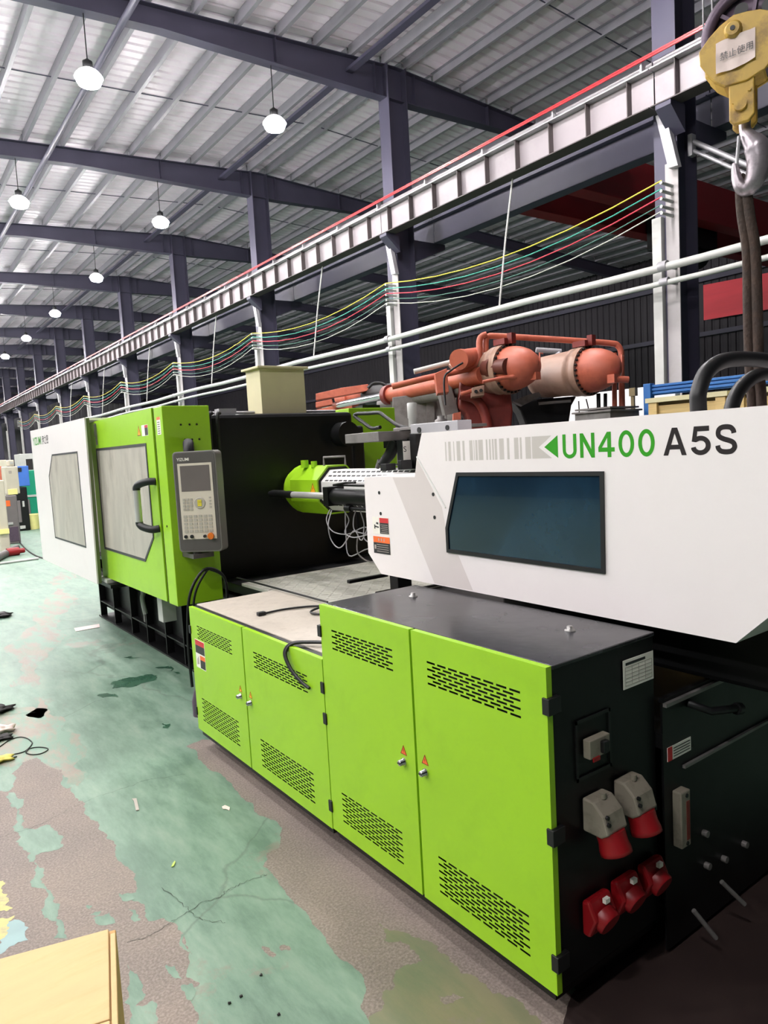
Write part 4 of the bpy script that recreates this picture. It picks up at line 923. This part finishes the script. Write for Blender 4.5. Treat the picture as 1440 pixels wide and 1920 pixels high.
build(B(2.55, 2.60, 3.30, 3.36, 1.57, 1.742), 'card_post', 'black_paint', hp)
lettering('S', 'sticker_black', sc_, (2.551, 3.2976, 1.672), (1,0,0), (0,0,1), .020, .032, .004, name='letter')
build(MB().box(2.50, 2.58, 3.26, 3.295, 1.57, 1.625).box(2.42, 2.49, 3.30, 3.36, 1.57, 1.61), 'clamp_blocks', 'black_rubber', hp, .003)

# hydraulic hoses arching out of the guard
for k, (px, r, lab) in enumerate((([(1313,830),(1311,790),(1309,755),(1310,735),(1323,700),(1350,679),(1385,673),(1440,676),(1500,682),(1560,700),(1570,760),(1570,830)], .025, 'thick black hydraulic hose arching highest out of the white guard'),
                                 ([(1368,830),(1369,790),(1372,765),(1380,742),(1394,722),(1416,706),(1445,701),(1490,705),(1530,725),(1535,770),(1535,830)], .025, 'black hydraulic hose curving under the highest one'))):
    build(MB().tube(smooth_path([PY(x, y, 1.22+.06*k) for x, y in px], 6), r, 14), 'hydraulic_hose', 'black_rubber', label=lab, cat='hose', group='hydraulic hoses')

# ================================================================== THE ORANGE PRESS BEHIND
pm = thing('hydraulic_press', 'orange hydraulic press with two domed pressure vessels behind the white guard', 'machine', (5.5, 5.6, 0))
build(MB().box(4.75, 6.3, 4.1, 8.4, 0, 1.72), 'base', 'dull_steel', pm, .02)
def vessel(X, Y, z):
    v = build(MB().lathe((X,Y,z), (0,-1,0), [(-.70,0),(-.70,.12),(-.66,.19),(-.58,.212),(-.17,.226),(-.165,.238),(-.12,.238),(-.115,.226),(-.075,.228),(-.065,.246),(0,.246)], 32), 'pressure_vessel', 'vessel', pm, label='scuffed tan pressure vessel')
    build(MB().lathe((X,Y,z), (0,-1,0), [(0,.214),(.06,.213),(.14,.198),(.22,.168),(.29,.12),(.335,.06),(.35,0)], 32), 'dome', 'orange', v, label='orange dome end')
    b = MB()
    for k in range(28):
        a = 2*math.pi*k/28; b.cyl((X+.229*math.cos(a), Y-.001, z+.229*math.sin(a)), (X+.229*math.cos(a), Y-.022, z+.229*math.sin(a)), .011, 6)
    build(b, 'flange_bolts', 'black_paint', v, kind='stuff')
    build(MB().box(X-.03, X+.03, Y-.06, Y, z+.24, z+.34).box(X-.10, X-.05, Y-.03, Y+.12, z+.235, z+.29), 'pipe_clip', 'red_iron', v)
    build(MB().tube([(X+.05,Y-.335,z-.03),(X+.05,Y-.335,z+.11),(X+.13,Y-.30,z+.11)], .008, 6), 'wire_guard', 'orange', v)
vessel(5.20, 4.946, 2.405); vessel(5.84, 4.500, 2.345)
D = 7.08
def pd(l, d=D): return [PD(x, y, d) for x, y in l]
def flat(l, t, d=D): return MB().prism(pd(l, d), FW*t)
build(MB().tube(smooth_path(pd([(912,700),(911,664),(911,640),(916,631),(930,630),(1000,634),(1080,639),(1146,644),(1158,648),(1164,658),(1165,672),(1166,740),(1167,800)]), 5), .030, 10), 'upper_pipe', 'orange', pm)
build(MB().tube(smooth_path(pd([(1152,662),(1152,720),(1153,800)]), 4), .024, 8), 'drop_pipe', 'orange', pm)
build(MB().tube(pd([(1122,738),(1123,790)]), .02, 8).tube(pd([(1135,738),(1135,785)]), .018, 8), 'black_post', 'black_paint', pm)
build(MB().tube(smooth_path(pd([(735,725),(800,709),(860,696),(884,689),(896,679),(899,660),(899,640),(903,631),(912,627)], 7.05), 5), [.032]*41, 10), 'lower_pipe', 'orange', pm)
cyl = build(MB().cyl(PX(728,741,5.0), PX(905,703,5.0), .085, 22), 'press_cylinder', 'orange', pm)
build(MB().cyl(PX(733,740,5.0), PX(726,741.5,5.0), .115, 18), 'gland', 'red_iron', cyl)
build(MB().cyl(PX(608,764,5.0), PX(730,740,5.0), .042, 16), 'rod', 'chrome', cyl, label='bright piston rod')
build(MB().cyl(PX(715,758,5.05), PX(870,730,5.05), .07, 14), 'lower_rail', 'dull_steel', pm)
build(MB().tube(pd([(776,697),(850,678)], 7.6), .028, 8), 'upper_rod', 'pipe_white', pm)
for l in ([(592,738),(640,727),(690,720),(692,732),(640,742),(592,750)], [(592,754),(622,748),(624,758),(592,764)], [(593,768),(624,761),(660,757),(660,765),(626,772),(593,776)]): build(MB().prism(pd(l, 9.2), FW*.10), 'clevis_arm', 'orange', pm, .004)
build(MB().cyl(PX(640,748,5.45), PX(690,738,5.45), .115, 22).cyl(PX(655,745,5.45), PX(662,744,5.45), .14, 22), 'rear_cylinder', 'orange', pm, label='second pinkish orange cylinder')
build(MB().cyl(PX(690,742,5.45), PX(745,735,5.45), .12, 20), 'dark_sleeve', 'black_paint', pm)
build(flat([(815,700),(838,690),(842,735),(820,738)], .14, 6.9), 'bracket_plate', 'orange', pm, .006)
build(MB().cyl(PD(863,674,6.9), PD(898,668,7.25), .092, 20).cyl(PD(860,674.5,6.88), PD(866,673.5,6.94), .10, 20), 'stub_cylinder', 'orange', pm)
build(MB().tube(pd([(848,692),(860,680)], 7.1), .06, 10), 'elbow', 'vessel', pm)
bodyo = build(flat([(862,712),(880,700),(905,690),(935,700),(958,735),(962,770),(958,815),(890,818),(884,800),(874,775),(862,762)], .35, 7.15), 'press_frame', 'red_iron', pm, .02, label='dark red cast press frame')
build(MB().tube(smooth_path(pd([(862,740),(890,748),(906,768),(914,795),(916,818)], 7.08), 5), .05, 10), 'curved_rib', 'red_iron', pm)
build(flat([(820,720),(845,716),(864,786),(862,800),(838,800)], .2, 7.3), 'chain_guide', 'dull_steel', pm, .01)
vb = build(flat([(885,727),(908,722),(908,741),(885,744)], .12, 6.9), 'valve_block', 'vessel', pm, .004, label='pink two-port valve block')
build(MB().cyl(PD(892.5,734,6.9), PD(892.5,734,6.88), .017, 12).cyl(PD(902,732,6.9), PD(902,732,6.88), .017, 12), 'ports', 'black_rubber', vb)
build(MB().tube(pd([(864,739),(886,732)], 6.95), .02, 8), 'valve_pipe', 'orange', pm)
build(MB().cyl(PD(921,690,6.95), PD(953,687,6.75), .080, 18).cyl(PD(914,692,7.0), PD(926,690,6.92), .10, 16), 'pump_stub', 'rust_brown', pm)
build(MB().tube(smooth_path(pd([(905,716),(930,711),(955,707),(980,705),(1000,705)], 6.75), 4), [.016]*5+[.020]*4+[.028]*4+[.034]*4, 10).box(*[v for i in range(3) for v in (PD(1004,705,6.74)[i]-.035, PD(1004,705,6.74)[i]+.035)]), 'lever', 'orange', pm, label='orange lever arm')
build(MB().tube(pd([(1146,710),(1178,712)], 6.7), .032, 10).box(*[v for i in range(3) for v in (PD(1150,710,6.7)[i]-.04, PD(1150,710,6.7)[i]+.04)]), 'outlet', 'orange', pm)
build(flat([(962,752),(1082,742),(1072,760),(1066,800),(990,806),(976,770)], .3, 7.4), 'dark_carriage', 'black_paint', pm, .02)
build(flat([(962,752),(985,742),(1010,735),(1015,742),(980,760)], .1, 7.2).tube(pd([(1010,757),(1070,752)], 7.2), .015, 8), 'grey_web', 'dull_steel', pm)
build(flat([(736,745),(865,728),(865,800),(736,800)], .10, 7.9), 'steel_platen', 'dull_steel', pm, .005, label='grey brown steel plate')
build(flat([(800,738),(815,736),(815,800),(800,800)], .04, 7.85), 'plate_rib', 'dull_steel', pm)
build(MB().cyl(PD(822,742,7.5), PD(846,736,7.5), .07, 14), 'white_fitting', 'pipe_white', pm); build(flat([(838,778),(856,775),(856,792),(838,792)], .1, 7.3), 'white_block', 'pipe_white', pm)
build(flat([(850,775),(864,772),(864,786),(850,788)], .1, 7.0), 'orange_block', 'orange', pm)
build(MB().tube(smooth_path(pd([(835,760),(833,710),(845,695),(868,680)], 6.85), 5), .01, 6).tube(smooth_path(pd([(690,728),(700,719),(715,719),(728,726)], 8.6), 5), .022, 6), 'black_hoses', 'black_rubber', pm)
build(MB().tube(pd([(1005,656),(1052,659)], 7.9), .03, 6).tube(pd([(1018,684),(1050,662)], 7.8), .025, 6), 'angle_brace', 'galv', pm)
build(MB().tube(smooth_path(pd([(1085,752),(1086,780),(1080,790)], 7.2), 3), .007, 5).tube(smooth_path(pd([(1099,748),(1104,770),(1104,790)], 7.2), 3), .007, 5), 'thin_cables', 'black_rubber', pm)

# white board and blue rack behind the guard
build(B(7.4, 7.5, 4.55, 6.3, 0, 2.24), 'white_partition', 'board_white', None, .01, 'bright white partition board between the press and the blue rack', 'board')
bl = thing('blue_rack', 'blue steel stillage with ribbed top rail beside the white board', 'rack', (5.8, 2.7, 0))
for x, y in ((5.48,3.60),(6.25,3.60),(5.48,1.5),(6.25,1.5)): build(B(x, x+.06, y, y+.07, 0, 2.125), 'post', 'blue_steel', bl, .004)
for z in (2.03, 2.06, 2.09): build(MB().box(5.50, 5.53, 1.55, 3.60, z, z+.02), 'rail', 'blue_steel', bl, .003)
build(MB().box(5.53, 6.28, 1.55, 3.60, 2.085, 2.10).box(5.515, 5.53, 1.55, 3.60, 2.02, 2.10), 'top_sheet', 'blue_steel', bl); build(B(5.5, 6.3, 1.5, 3.67, .86, .92), 'shelf', 'blue_steel', bl)
def crate(y0, y1, lab):
    c = thing('wooden_crate', lab, 'crate', (5.1, (y0+y1)/2, 0), 'crates beside the blue rack')
    build(B(4.92, 5.36, y0+.02, y1-.02, 0, 1.93), 'core', 'khaki_dark', c)
    for k in range(14): build(B(4.895, 4.92, y0, y1, .10+.13*k, .215+.13*k), 'slat', 'wood', c)
    for y in (y0, y1-.07): build(B(4.87, 4.895, y, y+.07, 0, 1.93), 'upright', 'wood', c)
    build(B(4.86, 5.38, y0-.02, y1+.02, 1.93, 1.965), 'lid', 'khaki', c)
crate(2.62, 3.22, 'pale wooden slatted crate nearest the blue post'); crate(1.90, 2.56, 'pale wooden slatted crate seen between and right of the hoses')
build(MB().box(5.43, 5.45, 3.73, 3.76, 0, 2.04).box(5.42, 5.46, 3.71, 3.77, 2.03, 2.10), 'khaki_post', 'khaki_dark', label='small khaki post with a box head in front of the white board', cat='post')
build(MB().box(5.0, 5.4, 3.66, 4.02, 0, 1.90).box(4.98, 5.42, 3.64, 4.04, 1.90, 1.915).box(5.0, 5.4, 3.66, 4.02, 1.925, 1.94), 'sheet_stack', 'dull_steel', label='low stack of grey sheets left of the blue post', cat='sheets')

# ================================================================== CRANE HOOK
HB = PX(1385, 100, 2.6)
hu = Vector((.35, -.937, 0)); hn = Vector((-.937, -.35, 0)); T = frame(HB, hu, hn, (0,0,1))
hk = thing('hook_block', 'yellow crane hook block with a paper notice above the white guard', 'crane hook', HB)
def hl(px, py, b=0.0):      # where a sight line meets a plane of the block, in the block's own axes
    o = HB+hn*b; d = _ray(px, py); q = CP + d*((o-CP).dot(hn)/d.dot(hn)) - o; return (q.dot(hu), q.z)
def disc(mb, a, c, r, b0, b1, n=28, a0=0, a1=360): 
    pts = [(a+r*math.cos(math.radians(a0+(a1-a0)*k/n)), b0, c+r*math.sin(math.radians(a0+(a1-a0)*k/n))) for k in range(n)]
    q = [(p[0], b1, p[2]) for p in pts]
    return mb.add(pts+q, [tuple(range(n)), tuple(range(2*n-1,n-1,-1))]+[(i,(i+1) % n,n+(i+1) % n,n+i) for i in range(n)])
plate = [(-.119,.02),(-.116,-.026),(-.096,-.059),(-.07,-.094),(-.037,-.119),(.03,-.12),(.085,-.10),(.125,-.06),(.14,-.01),(.135,.04),(.11,.075),(.072,.095),(.032,.102),(-.009,.105),(-.051,.085),(-.085,.058)]
for b0, b1 in ((.045,.057), (-.06,-.048)): build(MB(T).prism([(a, b0, c) for a, c in plate], hn*0+Vector((0,1,0))*(b1-b0)), 'side_plate', 'yellow_crane', hk, .003)
build(MB(T).prism([(a*.99-.005, -.048, c) for a, c in plate[2:8]]+[(.10,-.048,-.05),(-.08,-.048,-.05)], Vector((0,.093,0))), 'lower_shell', 'yellow_crane', hk, .004)
sv = MB(T); n = 40
def ring(r0, r1, b0, b1, cx, cz):
    vs = []
    for k in range(n):
        t = 2*math.pi*k/n
        for r, b in ((r0,b0),(r1,b0),(r1,b1),(r0,b1)): vs.append((cx+r*math.cos(t), b, cz+r*math.sin(t)))
    sv.add(vs, [(4*k+j, 4*k+(j+1) % 4, 4*((k+1) % n)+(j+1) % 4, 4*((k+1) % n)+j) for k in range(n) for j in range(4)], True)
SX, SZ = .04, .055
ring(.122,.156,-.032,.032,SX,SZ); ring(.0,.045,-.03,.03,SX,SZ)
ring(.04,.124,-.010,.010,SX,SZ)
for k in range(6):
    t = math.radians(60*k+20); p = Vector((SX,0,SZ)); d = Vector((math.cos(t),0,math.sin(t))); e = Vector((-d.z,0,d.x))
    sv.prism([p+d*.04+e*.006+Vector((0,.010,0)), p+d*.125+e*.006+Vector((0,.010,0)), p+d*.125-e*.006+Vector((0,.010,0)), p+d*.04-e*.006+Vector((0,.010,0))], Vector((0,.014,0)))
build(sv, 'sheave', 'sheave', hk, label='dark spoked sheave wheel')
shl = MB(T)
for k in range(6):
    t = math.radians(60*k+50); disc(shl, SX+.086*math.cos(t), SZ+.086*math.sin(t), .022, .0105, .0115, 18)
build(shl, 'lightening_holes', 'black_rubber', hk, kind='stuff')
pn = MB(T); a, c = -.009, .055; pn.lathe((a,.057,c),(0,1,0),[(0,.028),(.010,.028),(.012,.021),(.018,.021)],20); build(pn, 'axle_nut', 'yellow_crane', hk)
build(MB(T).lathe((a,.0755,c),(0,1,0),[(0,.008),(.002,.008)],12), 'axle_hole', 'black_rubber', hk)
tl_ = build(MB(T).prism([(-.026,.030,-.09),(.053,.030,-.09),(.053,.030,-.230),(.034,.030,-.250),(-.013,.030,-.252),(-.026,.030,-.236)], Vector((0,.02,0))), 'tail_plate', 'yellow_crane', hk, .004)
build(MB(T).prism([(-.026,-.05,-.09),(.053,-.05,-.09),(.053,-.05,-.230),(.034,-.05,-.250),(-.013,-.05,-.252),(-.026,-.05,-.236)], Vector((0,.02,0))), 'tail_plate', 'yellow_crane', hk, .004)
build(disc(MB(T), .010, -.192, .021, .05, .062).lathe((-.012,.05,-.178),(0,1,0),[(0,.006),(.006,.006)],8).lathe((.038,.05,-.150),(0,1,0),[(0,.006),(.006,.006)],8), 'pin_and_bolts', 'yellow_crane', tl_)
ppm = MB(T); gx, gz = 8, 5; vs = []
for j in range(gz+1):
    for i in range(gx+1):
        a = -.064+.122*i/gx; c = -.074+.102*j/gz + (.012*i/gx if j else (.036*max(0,i/gx-.55)))
        vs.append((a, .0635+.003*math.sin(i*1.7+j)+.0015*math.cos(j*2.1), c))
ppm.add(vs, [(j*(gx+1)+i, j*(gx+1)+i+1, (j+1)*(gx+1)+i+1, (j+1)*(gx+1)+i) for j in range(gz) for i in range(gx)], True)
pp = build(ppm, 'paper_notice', 'paper', hk, label='crumpled pink-white paper notice', fix=False)
lettering('禁止使用', 'sign_black', pp, T @ Vector((-.050,.0685,-.038)), (hu+Vector((0,0,.08))).normalized(), Vector((0,0,1)), .102, .027, .003)
hp_ = [hl(*p) for p in ((1397,222),(1397,244),(1406,260),(1418,275),(1423,298),(1420,322),(1412,342),(1400,354),(1389,350),(1382,336),(1379,320),(1377,306))]
hr_ = (.019,.019,.028,.041,.040,.036,.032,.028,.023,.018,.014,.007)
build(MB(T).tube(smooth_path([(a, 0, c) for a, c in hp_], 4), [hr_[min(k//4, 11)]*(1-(k % 4)/4)+hr_[min(k//4+1, 11)]*(k % 4)/4 for k in range(45)], 14), 'hook', 'hook_steel', hk, label='forged steel hook')
g0 = hl(1387,259); g1 = hl(1383,310); build(MB(T).tube([(g0[0],.02,g0[1]),(g1[0],.02,g1[1])], .006, 6), 'safety_latch', 'galv', hk)
for s_, lab in (((1398,332,1389,345,1391,400,1401,470,1403,580,1406,690,1411,760), 'left dark rope sling hanging from the crane hook'), ((1408,330,1400,348,1405,400,1416,470,1420,580,1423,690,1428,760), 'right dark rope sling hanging from the crane hook')):
    pts = [PX(s_[i], s_[i+1], 2.62) for i in range(0, len(s_), 2)]; pts.append(Vector((2.62, pts[-1].y, 1.50))); pts.append(Vector((2.62, pts[-1].y-.01, 1.31)))
    build(MB().tube(smooth_path(pts, 5), .018, 10), 'rope_sling', 'rope', label=lab, cat='sling', group='rope slings')
wrp = MB()
for px in (1319, 1336): 
    p = PX(px, 62, 2.6); wrp.tube([p, (p.x, p.y, 8.6)], .0035, 5)
p = PX(1319, 61, 2.6); wrp.tube([p, p+hu*.035], .003, 5)
build(wrp, 'hoist_ropes', 'galv', hk)

# ================================================================== CARTON AND LITTER
A = Vector((.378, 1.710, 0)); d1 = Vector((-.25,-.968,0)); d2 = Vector((-.966,.258,0))
cb = thing('cardboard_box', 'plain cardboard carton in the lower left corner of the photo', 'box', A+d1*.3+d2*.3)
T = frame(A, d2, d1, (0,0,1))
build(MB(T).box(0, .62, 0, .62, 0, .592), 'carton', 'cardboard_side', cb, .003)
build(MB(T).box(.016, .62, .004, .30, .594, .600).box(.016, .62, .303, .62, .594, .600), 'top_flaps', 'cardboard', cb, .002)
build(MB(T).box(.001, .013, .02, .62, .592, .597), 'folded_edge', 'cardboard', cb, .002)
build(MB(T).box(.34, .42, .10, .13, .6003, .6012), 'black_mark', 'litter_black', cb)
def lump(name, m, px, py, r, h, label, cat, seed):
    rr_ = random.Random(seed); p = PZ(px, py); bm = bmesh.new(); bmesh.ops.create_icosphere(bm, subdivisions=3, radius=1.0)
    mb = MB()
    vs = []
    for v in bm.verts:
        k = 1+.25*math.sin(v.co.x*5+seed)+.2*math.sin(v.co.y*7+v.co.z*4)+rr_.uniform(-.06,.06); vs.append((p.x+v.co.x*r*k*1.2, p.y+v.co.y*r*k, max(0, h*.45+v.co.z*h*.55*k)))
    bm.verts.index_update(); mb.add(vs, [tuple(v.index for v in f.verts) for f in bm.faces], True); bm.free()
    return build(mb, name, m, label=label, cat=cat)
lump('dark_lump', 'litter_black', 4, 1157, .10, .05, 'black scrap lying farthest along the left edge of the aisle floor', 'litter', 1)
lump('dark_lump', 'litter_black', 0, 1334, .07, .04, 'dark brown scrap on the floor at the left edge, nearer than the first', 'litter', 2)
lump('crumpled_wrapper', 'paper', 5, 1374, .05, .05, 'crumpled white wrapper on the floor by the wire loops', 'litter', 3)
lump('black_rag', 'litter_black', 4, 1386, .05, .025, 'black rag under the crumpled white wrapper', 'litter', 5)
lump('yellow_rag', 'rag', 4, 1427, .045, .03, 'yellowish rag on the floor at the left edge of the photo', 'litter', 4)
wl = MB()
for l in ([(-60,880),(0,860),(120,780),(250,735),(350,745),(420,790),(430,830),(370,900),(300,940),(160,970),(0,985)], [(350,940),(400,890),(520,870),(640,885),(630,920),(540,960),(430,970),(350,950)], [(0,985),(100,1025),(230,995)]):
    wl.tube(smooth_path([PZ(x/7.2, 1280+y/7.2, .004) for x, y in l], 5), .0032, 5)
build(wl, 'wire_loops', 'litter_black', label='thin dark wire lying in loops on the worn floor at left', cat='wire')
def scrap(name, m, l, label, z=.003, t=.002):
    return build(MB().prism([PZ(x, y, z) for x, y in l], (0,0,t)), name, m, label=label, cat='litter')
scrap('leaf', 'leaf', [(321,1626),(324,1619),(328,1614),(329,1617),(326,1624)], 'small pale green leaf on the green floor')
scrap('paper_scrap', 'paper', [(416,1513),(422,1510),(431,1514),(430,1520),(424,1517),(418,1517)], 'torn white paper scrap on the green floor')
scrap('tape_strip', 'sticker_line', [(247,1498),(256,1497),(261,1519),(255,1520),(251,1502)], 'pinkish tape strip stuck on the green floor')
scrap('tape_strip', 'paper', [(139,1178),(186,1170),(187,1176),(142,1184)], 'pale tape strip on the floor in front of the gate')
for k, (x, y) in enumerate(((430,1882),(452,1869),(523,1903),(490,1829))): lump('grit', 'litter_black', x, y, .004, .006, f"tiny black crumb on the floor, {('largest, lower left','small, upper middle','lower right','topmost')[k]} of four", 'litter', 10+k)

# ================================================================== FAR LEFT OF THE AISLE
def far_box(name, m, x0, x1, y0, y1, Y, depth, label, cat, bev=.02, z0=None, parts=()):
    a = PY(x0, y1, Y); b = PY(x1, y0, Y); z = a.z if z0 is None else z0
    t = thing(name, label, cat, ((a.x+b.x)/2, Y+depth/2, z))
    build(B(a.x, b.x, Y, Y+depth, z, b.z), 'body', m, t, bev)
    for nm, mm, fx0, fx1, fz0, fz1, dz in parts:
        build(B(a.x+(b.x-a.x)*fx0, a.x+(b.x-a.x)*fx1, Y-dz, Y-.001, z+(b.z-z)*fz0, z+(b.z-z)*fz1), nm, mm, t, .005)
    return t
far_box('electric_cabinet', 'far_grey', 11, 31, 928, 1026, 18.0, .6, 'grey floor-standing electric cabinet at the far left of the aisle', 'cabinet', z0=0, parts=(('orange_label','sticker_orange',.25,.55,.78,.90,.012), ('dark_panel','sheave',.3,.9,.05,.35,.012), ('handle','pipe_white',.25,.6,.40,.45,.03)))
far_box('cream_housing', 'far_cream', 13, 33, 874, 927, 18.05, .5, 'cream machine housing on top of the grey electric cabinet', 'machine', parts=(('yellow_plate','bucket',.1,.8,-.02,.18,.02), ('window_plate','sticker_line',.3,.5,.75,.85,.01)))
far_box('motor_unit', 'far_cream', 17, 26, 862, 874, 18.1, .4, 'small cream motor head on top of the cream housing', 'machine', parts=(('cap','pipe_white',.2,.8,.3,.7,.02),))
far_box('blue_machine', 'far_blue', 36, 53, 873, 912, 21.5, 1.0, 'bright blue machine cover beyond the cream housing', 'machine', z0=None, parts=(('louvres','litter_black',.0,.35,.72,.92,.02),))
far_box('dark_machine', 'black_paint', 30, 50, 912.6, 966, 21.5, .8, 'black machine base under the bright blue cover', 'machine', z0=0, parts=(('white_dial','pipe_white',.55,.7,.55,.68,.03), ('grey_panel','far_grey',.05,.4,.2,.7,.02), ('hose','pipe_white',.2,.6,.05,.12,.05)))
far_box('green_machine', 'far_green', 52, 90, 880, 962, 24.0, 1.4, 'teal green machine beside the white cover at the far end of the aisle', 'machine', z0=0, parts=(('white_band','pipe_white',0,1,.50,.54,.03), ('dark_base','black_paint',0,1,0,.16,.03), ('grey_door','far_grey',-.1,.12,.16,.46,.03)))
p = PZ(62, 992); bk_ = build(MB().lathe((p.x,p.y,0),(0,0,1),[(0,.17),(.40,.21),(.42,.22),(.42,.20),(.06,.16)],20), 'plastic_bucket', 'bucket', label='pale yellow plastic bucket on the floor near the white cover', cat='bucket')
far_box('cream_post', 'far_cream', 0, 7, 900, 1008, 16.5, .25, 'cream pipe frame post at the left edge of the photo', 'post', z0=0, parts=(('bracket','bucket',-.4,1,.25,.32,.05),))
far_box('white_machine', 'far_cream', -6, 12, 862, 905, 26.0, 1.0, 'white boxy machine in the distance at the left edge', 'machine', z0=0, parts=(('brown_stripe','orange',.3,.5,.3,.9,.02),))
far_box('distant_machine', 'pipe_white', 40, 62, 850, 880, 34.0, 1.5, 'pale distant machine top beyond the blue cover', 'machine', z0=0, parts=(('dark_grille','litter_black',.4,.9,.7,.9,.02),))
build(MB().cyl(PZ(-14,1050,.07), PZ(31,1027,.07), .07, 12), 'steel_tube', 'dull_steel', label='thick grey tube lying on the floor at the far left', cat='tube')
build(MB().cyl(PZ(-40,1062,.02), PZ(72,1047,.02), .022, 8), 'white_tube', 'pipe_white', label='long thin white tube lying across the aisle floor', cat='tube')
p = PZ(26, 1042, .0); build(MB().cyl((p.x-.12,p.y,.08),(p.x+.10,p.y+.03,.08),.08,14).cyl((p.x+.10,p.y+.03,.08),(p.x+.2,p.y+.05,.08),.05,10), 'red_roller', 'socket_red', label='small red roller on the floor beside the grey tube', cat='part')
p = PZ(9, 1016, .0); build(MB().box(p.x-.2,p.x+.15,p.y,p.y+.3,0,.22).box(p.x-.15,p.x+.1,p.y+.02,p.y+.25,.22,.27), 'red_box', 'socket_red', None, .01, 'red box on the floor at the foot of the grey electric cabinet', 'box')
build(MB().tube(smooth_path([PZ(36,1015,.03),PZ(45,1026,.01),PZ(60,1038,.01),PZ(78,1046,.01),PZ(100,1050,.01)],5), .014, 6), 'floor_cable', 'litter_black', label='thin dark cable running over the aisle floor toward the white cover', cat='cable')
